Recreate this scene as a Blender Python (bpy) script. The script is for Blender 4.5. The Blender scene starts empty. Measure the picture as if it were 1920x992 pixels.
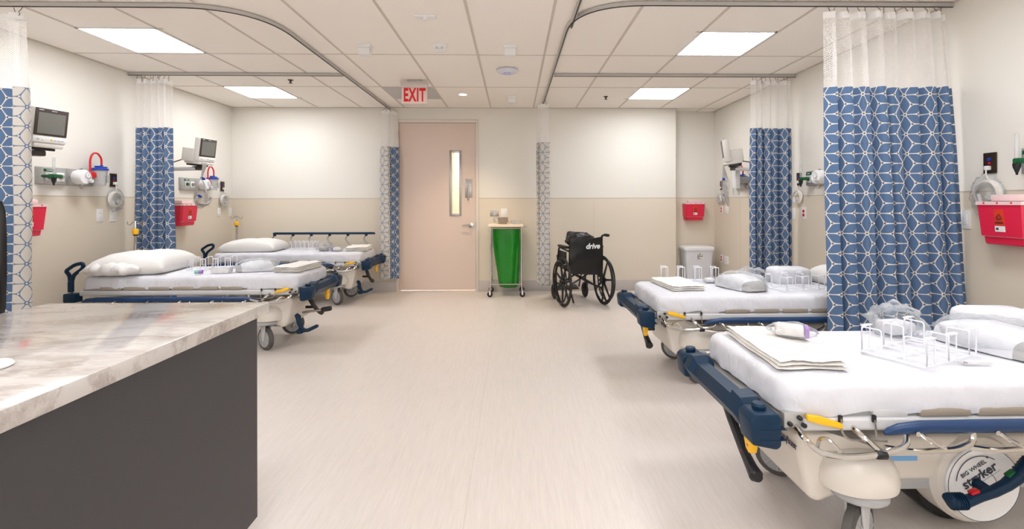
import bpy, bmesh, math, random
from mathutils import Vector, Matrix, noise
PI = math.pi
random.seed(7)
SC = bpy.context.scene
COL = SC.collection
XL, XR, YB, YA, H = -3.981, 2.996, 6.829, 7.06, 2.621   # room: left wall, right wall, back wall, alcove back, ceiling
YN = -3.2

# ------------------------------------------------------------------ materials
class NT:
    """small helper for writing math in shader nodes"""
    def __init__(s, m):
        m.use_nodes = True
        s.t = m.node_tree; s.n = s.t.nodes; s.l = s.t.links
        s.n.clear()
        s.out = s.n.new('ShaderNodeOutputMaterial')
    def new(s, typ, **kw):
        n = s.n.new(typ)
        for k, v in kw.items(): setattr(n, k, v)
        return n
    def put(s, sock, v):
        if hasattr(v, 'is_output'): s.l.new(v, sock)
        elif v is not None: sock.default_value = v
    def m(s, op, a, b=None, c=None):
        n = s.n.new('ShaderNodeMath'); n.operation = op
        s.put(n.inputs[0], a)
        if b is not None: s.put(n.inputs[1], b)
        if c is not None: s.put(n.inputs[2], c)
        return n.outputs[0]
    def mix(s, f, a, b):
        n = s.n.new('ShaderNodeMix'); n.data_type = 'RGBA'
        s.put(n.inputs[0], f); s.put(n.inputs[6], a); s.put(n.inputs[7], b)
        return n.outputs[2]
    def bsdf(s, col, rough=.5, metal=0., **kw):
        n = s.n.new('ShaderNodeBsdfPrincipled')
        s.put(n.inputs['Base Color'], col); s.put(n.inputs['Roughness'], rough); s.put(n.inputs['Metallic'], metal)
        for k, v in kw.items(): s.put(n.inputs[k.replace('_', ' ')], v)
        return n
    def bump(s, h, strength=.2, dist=.01):
        b = s.n.new('ShaderNodeBump'); b.inputs['Strength'].default_value = strength; b.inputs['Distance'].default_value = dist
        s.put(b.inputs['Height'], h)
        return b.outputs[0]
    def noise(s, vec, scale, detail=3., rough=.5):
        n = s.n.new('ShaderNodeTexNoise'); n.inputs['Scale'].default_value = scale
        n.inputs['Detail'].default_value = detail; n.inputs['Roughness'].default_value = rough
        if vec is not None: s.l.new(vec, n.inputs['Vector'])
        return n.outputs[0]
    def obj(s): return s.n.new('ShaderNodeTexCoord').outputs['Object']
    def uv(s): return s.n.new('ShaderNodeTexCoord').outputs['UV']
    def mapped(s, vec, scale):
        n = s.n.new('ShaderNodeMapping'); n.inputs['Scale'].default_value = scale; s.l.new(vec, n.inputs[0]); return n.outputs[0]
    def ramp(s, f, a, b):
        n = s.n.new('ShaderNodeMapRange'); s.put(n.inputs[0], f); n.inputs[1].default_value = a; n.inputs[2].default_value = b
        return n.outputs[0]

def lin(c):
    return tuple(((x/255)/12.92 if x/255 <= .04045 else ((x/255+.055)/1.055)**2.4) for x in c) + (1.,)
def pm(name, rgb, rough=.5, metal=0., var=.06, scale=6., bump=0., bscale=60., **kw):
    """principled material with a faint procedural tone variation"""
    m = bpy.data.materials.new(name); t = NT(m)
    c = lin(rgb); o = t.obj()
    n = t.noise(o, scale)
    lo = tuple(x*(1-var) for x in c[:3])+(1,); hi = tuple(min(1, x*(1+var)) for x in c[:3])+(1,)
    b = t.bsdf(t.mix(n, lo, hi), rough, metal, **kw)
    if bump: t.l.new(t.bump(t.noise(o, bscale, 4), bump, .004), b.inputs['Normal'])
    t.l.new(b.outputs[0], t.out.inputs[0])
    return m
def emis(name, rgb, st):
    m = bpy.data.materials.new(name); t = NT(m)
    n = t.noise(t.obj(), 3.)
    e = t.new('ShaderNodeEmission'); t.put(e.inputs[0], t.mix(n, lin(rgb), lin(rgb))); e.inputs[1].default_value = st
    t.l.new(e.outputs[0], t.out.inputs[0]); return m
def clear(name, rgb=(235, 238, 240), tint=.05, rough=.08, bump=.9, gl=.24):
    """thin clear plastic film: mostly transparent, some haze and shiny creases"""
    m = bpy.data.materials.new(name); t = NT(m); o = t.obj()
    tr = t.new('ShaderNodeBsdfTransparent'); tr.inputs[0].default_value = (.97, .97, .97, 1)
    b = t.bsdf(lin(rgb), rough)
    fr = t.new('ShaderNodeFresnel'); fr.inputs[0].default_value = 1.4
    nz = t.ramp(t.noise(o, 22, 4), .45, .75)
    f = t.m('ADD', t.m('MULTIPLY', nz, gl), tint)
    f = t.m('MINIMUM', t.m('ADD', f, t.m('MULTIPLY', fr.outputs[0], .5)), 1.)
    nb = t.bump(t.noise(o, 40, 3), bump, .01); t.l.new(nb, b.inputs['Normal'])
    mx = t.new('ShaderNodeMixShader'); t.put(mx.inputs[0], f); t.l.new(tr.outputs[0], mx.inputs[1]); t.l.new(b.outputs[0], mx.inputs[2])
    t.l.new(mx.outputs[0], t.out.inputs[0]); return m

def petal_fabric(name, petal, line, dot):
    """curtain weave: six-petal flowers on a triangular lattice (UV in metres)"""
    m = bpy.data.materials.new(name); t = NT(m)
    uv = t.uv(); sep = t.new('ShaderNodeSeparateXYZ'); t.l.new(uv, sep.inputs[0])
    V, U = sep.outputs[0], sep.outputs[1]          # lattice rows run up the cloth
    a = .132; h = a*math.sqrt(3)/2
    total = None; dots = None
    for k in range(3):
        c, s = math.cos(k*PI/3), math.sin(k*PI/3)
        u = t.m('ADD', t.m('MULTIPLY', U, c), t.m('MULTIPLY', V, s))
        v = t.m('SUBTRACT', t.m('MULTIPLY', V, c), t.m('MULTIPLY', U, s))
        n = t.m('ROUND', t.m('DIVIDE', v, h))
        v1 = t.m('ABSOLUTE', t.m('SUBTRACT', v, t.m('MULTIPLY', n, h)))
        sv = t.m('SUBTRACT', v, t.m('MULTIPLY', n, h))
        u1 = t.m('SUBTRACT', u, t.m('MULTIPLY', n, a/2))
        u2 = t.m('SUBTRACT', t.m('FLOORED_MODULO', u1, a), a/2)
        ua = t.m('ABSOLUTE', u2)
        # inset of the rhombus and a rounded belly
        e1 = t.m('SUBTRACT', t.m('SUBTRACT', t.m('MULTIPLY', t.m('SUBTRACT', a/2, ua), .5), t.m('MULTIPLY', v1, .866)), .0020)
        w = t.m('MULTIPLY', t.m('SUBTRACT', 1., t.m('MULTIPLY', t.m('POWER', t.m('DIVIDE', ua, a*.487), 1.5), 1.)), a*.222)
        e2 = t.m('MULTIPLY', t.m('SUBTRACT', w, v1), .8)
        e = t.m('SMOOTH_MIN', e1, e2, .006)
        total = e if total is None else t.m('MAXIMUM', total, e)
        if k == 0:
            dn = t.m('SQRT', t.m('ADD', t.m('POWER', t.m('SUBTRACT', a/2, ua), 2.), t.m('POWER', v1, 2.)))
            dc = t.m('SQRT', t.m('ADD', t.m('POWER', u2, 2.), t.m('POWER', t.m('SUBTRACT', v1, a*.2887), 2.)))
            dots = t.m('MINIMUM', t.m('SUBTRACT', dn, .0062), t.m('SUBTRACT', dc, .0064))
            node = t.m('SUBTRACT', dn, .0125)
    total = t.m('MINIMUM', total, node)
    fp = t.ramp(total, -.0012, .0012); fd = t.ramp(dots, .001, -.001)
    weave = t.noise(t.mapped(uv, (900., 120., 1.)), 1., 2)
    pc = tuple(x*.86 for x in lin(petal)[:3])+(1,)
    col = t.mix(fp, lin(line), t.mix(weave, pc, lin(petal)))
    col = t.mix(fd, col, lin(dot))
    b = t.bsdf(col, .85); t.l.new(b.outputs[0], t.out.inputs[0]); return m

def netting(name):
    m = bpy.data.materials.new(name); t = NT(m)
    uv = t.uv(); sep = t.new('ShaderNodeSeparateXYZ'); t.l.new(uv, sep.inputs[0])
    a = .0135; res = None
    for du, dv in ((0, 0), (.5, .5)):
        fu = t.m('SUBTRACT', t.m('FRACT', t.m('ADD', t.m('DIVIDE', sep.outputs[0], a*1.5), du)), .5)
        fv = t.m('SUBTRACT', t.m('FRACT', t.m('ADD', t.m('DIVIDE', sep.outputs[1], a), dv)), .5)
        d = t.m('ADD', t.m('MULTIPLY', t.m('ABSOLUTE', fu), 1.5), t.m('ABSOLUTE', fv))
        res = d if res is None else t.m('MINIMUM', res, d)
    f = t.ramp(res, .42, .47)
    tr = t.new('ShaderNodeBsdfTransparent')
    d = t.bsdf(lin((244, 240, 236)), .8); d.inputs['Subsurface Weight'].default_value = 0
    tl = t.new('ShaderNodeBsdfTranslucent'); tl.inputs[0].default_value = lin((240, 236, 232))
    mm = t.new('ShaderNodeMixShader'); mm.inputs[0].default_value = .4; t.l.new(d.outputs[0], mm.inputs[1]); t.l.new(tl.outputs[0], mm.inputs[2])
    mx = t.new('ShaderNodeMixShader'); t.put(mx.inputs[0], f); t.l.new(tr.outputs[0], mx.inputs[1]); t.l.new(mm.outputs[0], mx.inputs[2])
    t.l.new(mx.outputs[0], t.out.inputs[0]); return m

def floor_mat():
    m = bpy.data.materials.new('vinyl_floor'); t = NT(m); o = t.obj()
    st = t.noise(t.mapped(o, (60, 3.2, 1)), 1., 5, .65)
    st2 = t.noise(t.mapped(o, (150, 9, 1)), 1., 3, .6)
    big = t.noise(o, 1.3, 3)
    f = t.m('ADD', t.m('MULTIPLY', st, .6), t.m('MULTIPLY', st2, .4))
    col = t.mix(t.ramp(f, .3, .7), lin((207, 197, 189)), lin((224, 215, 207)))
    col = t.mix(t.m('MULTIPLY', big, .25), col, lin((210, 195, 182)))
    sp = t.new('ShaderNodeSeparateXYZ'); t.l.new(o, sp.inputs[0])
    seam = t.m('LESS_THAN', t.m('ABSOLUTE', t.m('SUBTRACT', sp.outputs[0], -.20)), .0016)
    col = t.mix(t.m('MULTIPLY', seam, .25), col, lin((150, 132, 120)))
    b = t.bsdf(col, t.m('ADD', .30, t.m('MULTIPLY', st, .14)))
    b.inputs['Specular IOR Level'].default_value = .38
    t.l.new(t.bump(f, .05, .002), b.inputs['Normal'])
    t.l.new(b.outputs[0], t.out.inputs[0]); return m
def marble():
    m = bpy.data.materials.new('quartz_top'); t = NT(m); o = t.obj()
    w = t.noise(t.mapped(o, (1.2, 3.0, 2.)), 1.6, 6, .62)
    o2 = t.new('ShaderNodeVectorMath'); o2.operation = 'ADD'; t.l.new(o, o2.inputs[0])
    cmb = t.new('ShaderNodeCombineXYZ'); t.put(cmb.inputs[0], t.m('MULTIPLY', w, .9)); t.put(cmb.inputs[1], t.m('MULTIPLY', w, .5)); t.l.new(cmb.outputs[0], o2.inputs[1])
    n = t.noise(t.mapped(o2.outputs[0], (1.0, 4.2, 3.)), 2.6, 8, .62)
    fine = t.noise(t.mapped(o, (14, 60, 40)), 1., 4, .7)
    f = t.ramp(t.m('ADD', t.m('MULTIPLY', n, .8), t.m('MULTIPLY', fine, .2)), .46, .66)
    col = t.mix(f, lin((204, 197, 191)), lin((160, 147, 138)))
    b = t.bsdf(col, .09); b.inputs['Specular IOR Level'].default_value = .45
    t.l.new(b.outputs[0], t.out.inputs[0]); return m
def screen_mat():
    m = bpy.data.materials.new('screen_glass'); t = NT(m)
    n = t.noise(t.obj(), 3)
    b = t.bsdf(t.mix(n, lin((112, 112, 106)), lin((128, 127, 120))), .25); t.l.new(b.outputs[0], t.out.inputs[0]); return m
def sheet_mat():
    m = bpy.data.materials.new('white_sheet'); t = NT(m); o = t.obj()
    n = t.noise(o, 5, 4)
    b = t.bsdf(t.mix(n, lin((212, 212, 218)), lin((224, 224, 229))), .9)
    f = t.m('ADD', t.noise(t.mapped(o, (9, 9, 5)), 1., 4), t.m('MULTIPLY', t.noise(o, 450, 1), .04))
    t.l.new(t.bump(f, .8, .03), b.inputs['Normal']); t.l.new(b.outputs[0], t.out.inputs[0]); return m
def ceil_mat():
    m = bpy.data.materials.new('ceiling_tile'); t = NT(m); o = t.obj()
    n = t.noise(o, 260, 3, .7); b2 = t.noise(o, .9, 2)
    col = t.mix(n, lin((248, 240, 231)), lin((253, 247, 239)))
    col = t.mix(t.m('MULTIPLY', b2, .3), col, lin((246, 237, 228)))
    b = t.bsdf(col, .95); t.l.new(t.bump(n, .12, .003), b.inputs['Normal'])
    t.l.new(b.outputs[0], t.out.inputs[0]); return m

M = dict(
    wall=pm('wall_paint', (232, 227, 217), .75, var=.015, scale=2, bump=.04, bscale=180),
    guard=pm('wall_guard_sheet', (224, 212, 193), .55, var=.02, scale=2, bump=.03, bscale=220),
    seam=pm('seam_strip', (196, 184, 164), .5),
    base=pm('cove_base', (196, 187, 180), .5, var=.03),
    ceil=ceil_mat(), grid=pm('tee_bar', (208, 197, 186), .5, var=.03), floor=floor_mat(),
    track=pm('track_aluminium', (192, 188, 183), .4, .1, var=.04), trackdark=pm('track_groove', (42, 36, 34), .6),
    door=pm('door_laminate', (219, 198, 184), .5, var=.02, scale=3), frame=pm('door_frame_paint', (222, 212, 202), .45, var=.02),
    chrome=pm('chrome', (205, 203, 200), .12, 1., var=.03), steel=pm('brushed_steel', (176, 172, 168), .32, .9, var=.05, scale=30),
    alum=pm('cast_aluminium', (188, 187, 184), .38, .55, var=.05), grey=pm('grey_plastic', (172, 172, 172), .5, var=.04), lgrey=pm('pale_grey_paint', (206, 205, 205), .45, var=.03),
    beige=pm('beige_shell', (222, 214, 203), .42, var=.03), beigedark=pm('beige_moulding', (162, 150, 136), .5),
    navy=pm('navy_plastic', (4, 40, 66), .45, var=.1, scale=14, Specular_IOR_Level=.3), navyrail=pm('navy_rail_pad', (4, 50, 94), .4, var=.08), black=pm('black_plastic', (24, 24, 27), .45, var=.1),
    rubber=pm('grey_rubber', (88, 84, 80), .7), tyre=pm('black_rubber', (30, 29, 29), .6), vinyl=pm('black_vinyl', (17, 16, 17), .35, var=.2, scale=10, bump=.25, bscale=14),
    blackframe=pm('black_frame_paint', (18, 18, 19), .3), yellow=pm('yellow_plastic', (250, 190, 22), .45), red=pm('red_plastic', (206, 22, 34), .35), green=pm('green_plastic', (22, 92, 50), .4),
    sharps=pm('red_container', (222, 34, 70), .28, var=.05, Transmission_Weight=.0), sharpslid=pm('pale_pink_lid', (238, 208, 206), .4),
    label=pm('orange_red_label', (226, 62, 30), .5), white=pm('white_plastic', (238, 237, 236), .4, var=.02), paper=pm('white_paper', (232, 228, 224), .7),
    ink=pm('black_ink', (30, 26, 26), .6), inkgrey=pm('charcoal_ink', (66, 66, 74), .6), inkred=pm('red_ink', (222, 16, 20), .5), inkwhite=pm('white_ink', (240, 240, 240), .5), skyblue=pm('light_blue_sticker', (120, 178, 232), .5),
    blue=pm('blue_lid', (22, 62, 170), .4), brown=pm('brown_metal_plate', (62, 48, 34), .35, .5), case=pm('monitor_case', (222, 217, 210), .45, var=.02), bezel=pm('dark_bezel', (66, 56, 52), .4), screen=screen_mat(),
    sheet=sheet_mat(), pillow=pm('pillowcase', (228, 225, 221), .9, var=.02, scale=8, bump=.8, bscale=9), towel=pm('terry_towel', (236, 232, 226), .95, var=.02, bump=.4, bscale=220),
    wire=pm('white_coated_wire', (240, 240, 246), .3), film=clear('clear_film'), haze=clear('milky_plastic', (232, 230, 228), .38, .25, .15, .1), cup=clear('clear_cup', (230, 232, 232), .22, .05, .05, .08),
    basin=pm('pale_basin', (226, 226, 230), .45), basingrey=pm('grey_basin', (178, 177, 176), .4), purple=pm('purple_label', (168, 126, 196), .5), teal=pm('mint_cap', (142, 206, 190), .5),
    bag=pm('green_bag', (8, 124, 18), .28, var=.15, scale=9, bump=.6, bscale=12), cream=pm('cream_lid', (244, 226, 200), .5), bin=pm('bin_plastic', (222, 222, 226), .45), taupe=pm('taupe_tub', (168, 146, 126), .5),
    charcoal=pm('charcoal_laminate', (60, 57, 59), .5, var=.08, scale=60), marble=marble(), cable=pm('grey_cable', (176, 172, 166), .5), wcable=pm('white_cable', (238, 232, 222), .5), outlet=pm('outlet_plate', (240, 238, 234), .4, var=.01),
    panel=emis('light_diffuser', (246, 249, 255), 17.5), downl=emis('downlight_lens', (255, 236, 206), 9.0), hall=emis('hall_light', (255, 252, 246), 34.),
    band=pm('white_header_band', (242, 239, 236), .8), hook=pm('hook_metal', (120, 110, 100), .4, .8), vent=pm('vent_grey', (196, 194, 190), .6, bump=.3, bscale=120), exitp=pm('exit_panel', (240, 214, 206), .3), exith=pm('exit_housing', (206, 196, 192), .4, .2),
    fabric=petal_fabric('petal_weave_face', (86, 112, 147), (222, 216, 207), (92, 92, 100)), fabricrev=petal_fabric('petal_weave_reverse', (206, 200, 191), (86, 106, 136), (196, 196, 196)), net=netting('white_netting'),
    hallwall=pm('hall_paint', (238, 230, 206), .7), hallblue=pm('hall_blue', (84, 104, 168), .7),
)
def corridor_glass():
    return clear('door_glass', (225, 230, 230), .04, .03, .0, .02)
M['glass'] = corridor_glass()

# ------------------------------------------------------------------ mesh helpers
class MB:
    def __init__(s): s.b = bmesh.new(); s.u = None
    def _mat(s, faces, m):
        for f in faces: f.material_index = m
    def box(s, c, d, rot=None, bev=0., m=0, seg=2):
        r = bmesh.ops.create_cube(s.b, size=1.)
        vs = r['verts']; fs = {f for v in vs for f in v.link_faces}; s._mat(fs, m)
        mt = Matrix.Translation(c) @ (rot.to_4x4() if rot else Matrix.Identity(4)) @ Matrix.Diagonal((*d, 1))
        bmesh.ops.transform(s.b, matrix=mt, verts=vs)
        if bev:
            es = list({e for v in vs for e in v.link_edges})
            r = bmesh.ops.bevel(s.b, geom=es, offset=min(bev, min(d)*.49), segments=seg, affect='EDGES', profile=.5)
            s._mat(r['faces'], m)
        return s
    def bx(s, x0, x1, y0, y1, z0, z1, bev=0., m=0, seg=2):
        return s.box(((x0+x1)/2, (y0+y1)/2, (z0+z1)/2), (abs(x1-x0), abs(y1-y0), abs(z1-z0)), None, bev, m, seg)
    def ring(s, pts): return [s.b.verts.new(p) for p in pts]
    def bridge(s, a, b, m=0, closed=True):
        n = len(a)
        for i in range(n if closed else n-1):
            j = (i+1) % n
            try: s.b.faces.new((a[i], a[j], b[j], b[i])).material_index = m
            except ValueError: pass
    def cap(s, r, m=0, flip=False):
        try: s.b.faces.new(r[::-1] if flip else r).material_index = m
        except ValueError: pass
    def loft(s, rings, m=0, caps=True, closed=True):
        R = [s.ring(r) for r in rings]
        for a, b in zip(R, R[1:]): s.bridge(a, b, m, closed)
        if caps: s.cap(R[0], m, True); s.cap(R[-1], m)
        return s
    def tube(s, pts, r, seg=8, closed=False, m=0, caps=True, phase=0., flat=1.):
        P = [Vector(p) for p in pts]; n = len(P)
        T = []
        for i in range(n):
            a = P[i-1] if (i > 0 or closed) else P[i]; b = P[(i+1) % n] if (i < n-1 or closed) else P[i]
            T.append((b-a).normalized())
        up = Vector((0, 0, 1)) if abs(T[0].z) < .9 else Vector((1, 0, 0))
        N = (up - T[0]*up.dot(T[0])).normalized()
        R = []
        for i in range(n):
            if i: N = N - T[i]*N.dot(T[i]); N.normalize()
            B = T[i].cross(N); rr = r[i] if isinstance(r, (list, tuple)) else r
            R.append([P[i] + (N*math.cos(phase+2*PI*k/seg)*flat + B*math.sin(phase+2*PI*k/seg))*rr for k in range(seg)])
        if closed:
            V = [s.ring(x) for x in R]
            for i in range(n): s.bridge(V[i], V[(i+1) % n], m)
        else: s.loft(R, m, caps)
        return s
    def lathe(s, prof, c=(0, 0, 0), axis='z', seg=24, m=0, caps=True, sx=1., sy=1.):
        rings = []
        for r, h in prof:
            ring = []
            for k in range(seg):
                a = 2*PI*k/seg; x, y = r*math.cos(a)*sx, r*math.sin(a)*sy
                p = {'z': (x, y, h), 'y': (x, h, -y), 'x': (h, x, y)}[axis]
                ring.append((c[0]+p[0], c[1]+p[1], c[2]+p[2]))
            rings.append(ring)
        return s.loft(rings, m, caps)
    def prism(s, poly, axis, d0, d1, m=0, bev=0., seg=2):
        """polygon in the plane perpendicular to axis: y -> (x,z), x -> (y,z), z -> (x,y)"""
        f = {'y': lambda p, d: (p[0], d, p[1]), 'x': lambda p, d: (d, p[0], p[1]), 'z': lambda p, d: (p[0], p[1], d)}[axis]
        a = s.ring([f(p, d0) for p in poly]); b = s.ring([f(p, d1) for p in poly])
        before = set(s.b.faces)
        s.bridge(a, b, m); s.cap(a, m, True); s.cap(b, m)
        if bev:
            es = list({e for v in a+b for e in v.link_edges})
            r = bmesh.ops.bevel(s.b, geom=es, offset=bev, segments=seg, affect='EDGES', profile=.5); s._mat(r['faces'], m)
        return s
    def mesh(s, me, mt, m=0):
        """append another mesh"""
        n0 = len(s.b.verts); s.b.verts.ensure_lookup_table()
        vs = [s.b.verts.new(mt @ v.co) for v in me.vertices]
        for p in me.polygons:
            try: s.b.faces.new([vs[i] for i in p.vertices]).material_index = m
            except ValueError: pass
        return s
    def obj(s, name, mats, parent=None, smooth=True, loc=None, rot=None, ang=.6):
        bm = s.b
        bmesh.ops.recalc_face_normals(bm, faces=bm.faces[:]) if not getattr(s, 'keep', False) else None
        if smooth:
            for f in bm.faces: f.smooth = True
            for e in bm.edges:
                if len(e.link_faces) == 2: e.smooth = e.calc_face_angle(0.) < ang
        me = bpy.data.meshes.new(name); bm.to_mesh(me); bm.free()
        for x in (mats if isinstance(mats, (list, tuple)) else [mats]): me.materials.append(M[x] if isinstance(x, str) else x)
        o = bpy.data.objects.new(name, me); COL.objects.link(o)
        if parent is not None: o.parent = parent
        if loc: o.location = loc
        if rot: o.rotation_euler = rot
        return o
def fil(pts, r, n=5):
    """round the corners of a polyline"""
    P = [Vector(p) for p in pts]; out = [P[0]]
    for a, b, c in zip(P, P[1:], P[2:]):
        d1, d2 = (a-b), (c-b); k = min(r, d1.length*.48, d2.length*.48)
        p, q = b+d1.normalized()*k, b+d2.normalized()*k
        for i in range(n+1):
            t = i/n; out.append(p*(1-t)**2 + b*2*t*(1-t) + q*t*t)
    out.append(P[-1]); return out
def rrect(x0, x1, y0, y1, r, n=5):
    out = []
    for cx, cy, a0 in ((x1-r, y1-r, 0), (x0+r, y1-r, PI/2), (x0+r, y0+r, PI), (x1-r, y0+r, 3*PI/2)):
        for i in range(n+1):
            a = a0+PI/2*i/n; out.append((cx+r*math.cos(a), cy+r*math.sin(a)))
    return out
def text_mesh(body, size, bold=0., shear=0., spacing=1.):
    cu = bpy.data.curves.new('lettering', 'FONT'); cu.body = body; cu.size = size; cu.align_x = 'CENTER'; cu.align_y = 'CENTER'
    cu.offset = bold; cu.shear = shear; cu.space_character = spacing; cu.extrude = .0008; cu.resolution_u = 4
    o = bpy.data.objects.new('lettering', cu); COL.objects.link(o)
    dg = bpy.context.evaluated_depsgraph_get(); me = bpy.data.meshes.new_from_object(o.evaluated_get(dg))
    bpy.data.objects.remove(o); return me
def frame3(xd, yd, o):
    """matrix taking text x to xd, text y to yd"""
    x, y = Vector(xd).normalized(), Vector(yd).normalized(); z = x.cross(y)
    return Matrix.Translation(o) @ Matrix((x, y, z)).transposed().to_4x4()
def tag(o, label, cat, group=None):
    o['label'] = label; o['category'] = cat
    if group: o['group'] = group
    return o
def thing(name, label, cat, loc=(0, 0, 0), rotz=0., group=None):
    o = bpy.data.objects.new(name, None); o.empty_display_size = .1; COL.objects.link(o)
    o.location = loc; o.rotation_euler = (0, 0, rotz)
    return tag(o, label, cat, group)
def kids(o): return [c for c in COL.objects if c.parent == o]
def dup(root, loc, rotz, label, group=None):
    def cp(o, par):
        c = o.copy(); COL.objects.link(c)
        if par is not None: c.parent = par
        for k in kids(o): cp(k, c)
        return c
    r = cp(root, None); r.location = loc; r.rotation_euler = (0, 0, rotz); r['label'] = label
    if group: r['group'] = group
    return r
def struct(mb, name, mats, **kw):
    o = mb.obj(name, mats, **kw); o['kind'] = 'structure'; return o

# ------------------------------------------------------------------ room shell
struct(MB().bx(XL-.2, XR+.2, YN-.2, YA+.2, -.1, 0), 'floor', 'floor', smooth=False)
struct(MB().bx(XL-.2, XR+.2, YN-.2, YA+.2, H, H+.1), 'ceiling', 'ceil', smooth=False)
struct(MB().bx(XL-.15, XL, YN, YA+.2, 0, H), 'wall_left', 'wall', smooth=False)
struct(MB().bx(XR, XR+.15, YN, YA+.2, 0, H), 'wall_right', 'wall', smooth=False)
struct(MB().bx(XL-.15, XR+.15, YN-.15, YN, 0, H), 'wall_near', 'wall', smooth=False)
DX0, DX1, DZ = -1.633, -.542, 2.407
w = MB(); w.bx(XL, DX0-.02, YB, YB+.14, 0, H); w.bx(DX1+.02, 2.335, YB, YB+.23, 0, H); w.bx(DX0-.02, DX1+.02, YB, YB+.14, DZ+.02, H)
struct(w, 'wall_back', 'wall', smooth=False)
struct(MB().bx(2.335, XR, YA, YA+.12, 0, H), 'wall_alcove', 'wall', smooth=False)
ZR = 1.325
def guard(name, boxes, seams):
    g = MB()
    for b in boxes: g.bx(*b, .15, ZR)
    for b in boxes: g.bx(b[0]-.002, b[1]+.002, b[2]-.002, b[3]+.002, ZR, ZR+.008, m=1)
    for b in seams: g.bx(*b, m=1)
    struct(g, name, ['guard', 'seam'], smooth=False)
guard('trim_1', [(XL, XL+.004, YN, YB)], [(XL, XL+.0052, 2.9, 2.903, .15, ZR), (XL, XL+.0052, 5.34, 5.343, .15, ZR)])
guard('trim_2', [(XR-.004, XR, YN, YA)], [(XR-.0052, XR, 3.8, 3.803, .15, ZR), (XR-.0052, XR, 6.24, 6.243, .15, ZR)])
guard('trim_3', [(XL+.004, DX0-.05, YB-.004, YB), (DX1+.045, 2.337, YB-.004, YB)], [(1.145, 1.148, YB-.0052, YB, .15, ZR), (2.335, 2.34, YB-.006, YB+.02, .15, H)])
guard('trim_4', [(2.335, XR-.004, YA-.004, YA)], [])
def cove(name, boxes):
    g = MB()
    for x0, x1, y0, y1 in boxes: g.bx(x0, x1, y0, y1, 0, .152, bev=.004)
    struct(g, name, 'base')
cove('baseboard_left', [(XL, XL+.012, YN, YB)]); cove('baseboard_right', [(XR-.012, XR, YN, YA)])
cove('baseboard_back', [(XL+.012, DX0-.046, YB-.012, YB), (DX1+.04, 2.34, YB-.012, YB)]); cove('baseboard_alcove', [(2.336, XR-.012, YA-.012, YA)])
# suspended ceiling grid
GX = [-.3266+.6096*k for k in range(-6, 6)]; GY = [4.384+1.2192*j for j in range(-6, 3)]
g = MB()
for x in GX: g.bx(x-.0095, x+.0095, YN, YA, H-.004, H+.001)
for y in GY:
    if y < YA: g.bx(XL, XR, y-.005, y+.005, H-.0035, H+.001)
for x in (-3.34, 1.5):
    for y in (3.765, 6.21): g.bx(x-.05, x+.62, y-.008, y+.008, H-.0037, H+.001)
g.bx(XL, XL+.02, YN, YB, H-.006, H+.001); g.bx(XR-.02, XR, YN, YA, H-.006, H+.001); g.bx(XL, 2.335, YB-.02, YB, H-.006, H+.001)
struct(g, 'trim_5', 'grid', smooth=False)
# corridor seen through the door glass and under the door
hb = MB(); hb.bx(-2.6, .6, 9.2, 9.3, 0, H); hb.bx(-2.7, -2.6, YB+.15, 9.3, 0, H); hb.bx(.6, .7, YB+.3, 9.3, 0, H); hb.bx(-1.016, .6, 8.2, 8.28, 0, H)
hb.bx(-2.6, -1.2, 9.17, 9.2, 0, 1.28, m=1)
struct(hb, 'wall_corridor', ['hallwall', 'hallblue'], smooth=False)
struct(MB().bx(-2.7, .7, YA+.2, 9.3, -.1, 0).bx(-2.7, .7, YA+.2, 9.3, H, H+.1, m=1), 'floor_corridor', ['floor', 'ceil'], smooth=False)
t_ = thing('ceiling_light', 'bright corridor ceiling light seen beyond the door glass', 'ceiling light', (-1.4, 8.0, H))
MB().bx(-.5, .2, -.55, .1, -.02, 0).obj('diffuser', 'hall', t_, smooth=False); MB().bx(-.54, .24, -.59, .14, -.012, -.001).obj('frame', 'white', t_)
# door 1
dr = bpy.data.objects.new('door_1', None); COL.objects.link(dr); dr.location = (DX0, YB, 0); dr['kind'] = 'structure'
DW = DX1-DX0
f_ = MB()
f_.bx(-.045, 0, -.018, .1, 0, DZ+.045, bev=.004); f_.bx(DW, DW+.04, -.018, .1, 0, DZ+.045, bev=.004); f_.bx(0, DW, -.018, .1, DZ, DZ+.045, bev=.004)
f_.obj('door_frame', 'frame', dr)
gx0, gx1, gz0, gz1 = .735, .868, 1.095, 1.995
p_ = MB()
p_.bx(.004, gx0, .002, .046, .024, DZ-.004); p_.bx(gx1, DW-.004, .002, .046, .024, DZ-.004); p_.bx(gx0, gx1, .002, .046, .024, gz0); p_.bx(gx0, gx1, .002, .046, gz1, DZ-.004)
p_.obj('door_panel', 'door', dr, smooth=False)
k_ = MB()
for x0, x1, z0, z1 in ((gx0-.018, gx0+.012, gz0-.018, gz1+.018), (gx1-.012, gx1+.018, gz0-.018, gz1+.018), (gx0, gx1, gz0-.018, gz0+.014), (gx0, gx1, gz1-.014, gz1+.018)): k_.bx(x0, x1, -.008, .05, z0, z1, bev=.003)
gf = k_.obj('window_frame', 'steel', dr)
MB().bx(gx0+.01, gx1-.01, .02, .026, gz0+.01, gz1-.01).obj('pane', 'glass', gf, smooth=False)
pl = MB().bx(.938, 1.042, -.004, .002, 1.335, 1.605, bev=.0015).obj('pull_plate', 'steel', dr)
MB().tube(fil([(.985, -.002, 1.51), (.985, -.045, 1.50), (.985, -.045, 1.31), (.985, -.002, 1.30)], .03), .011, 10).obj('pull_handle', 'chrome', pl)
MB().bx(.940, 1.040, -.002, .002, 1.213, 1.333).obj('worn_sticker', 'door', dr, smooth=False)
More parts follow.
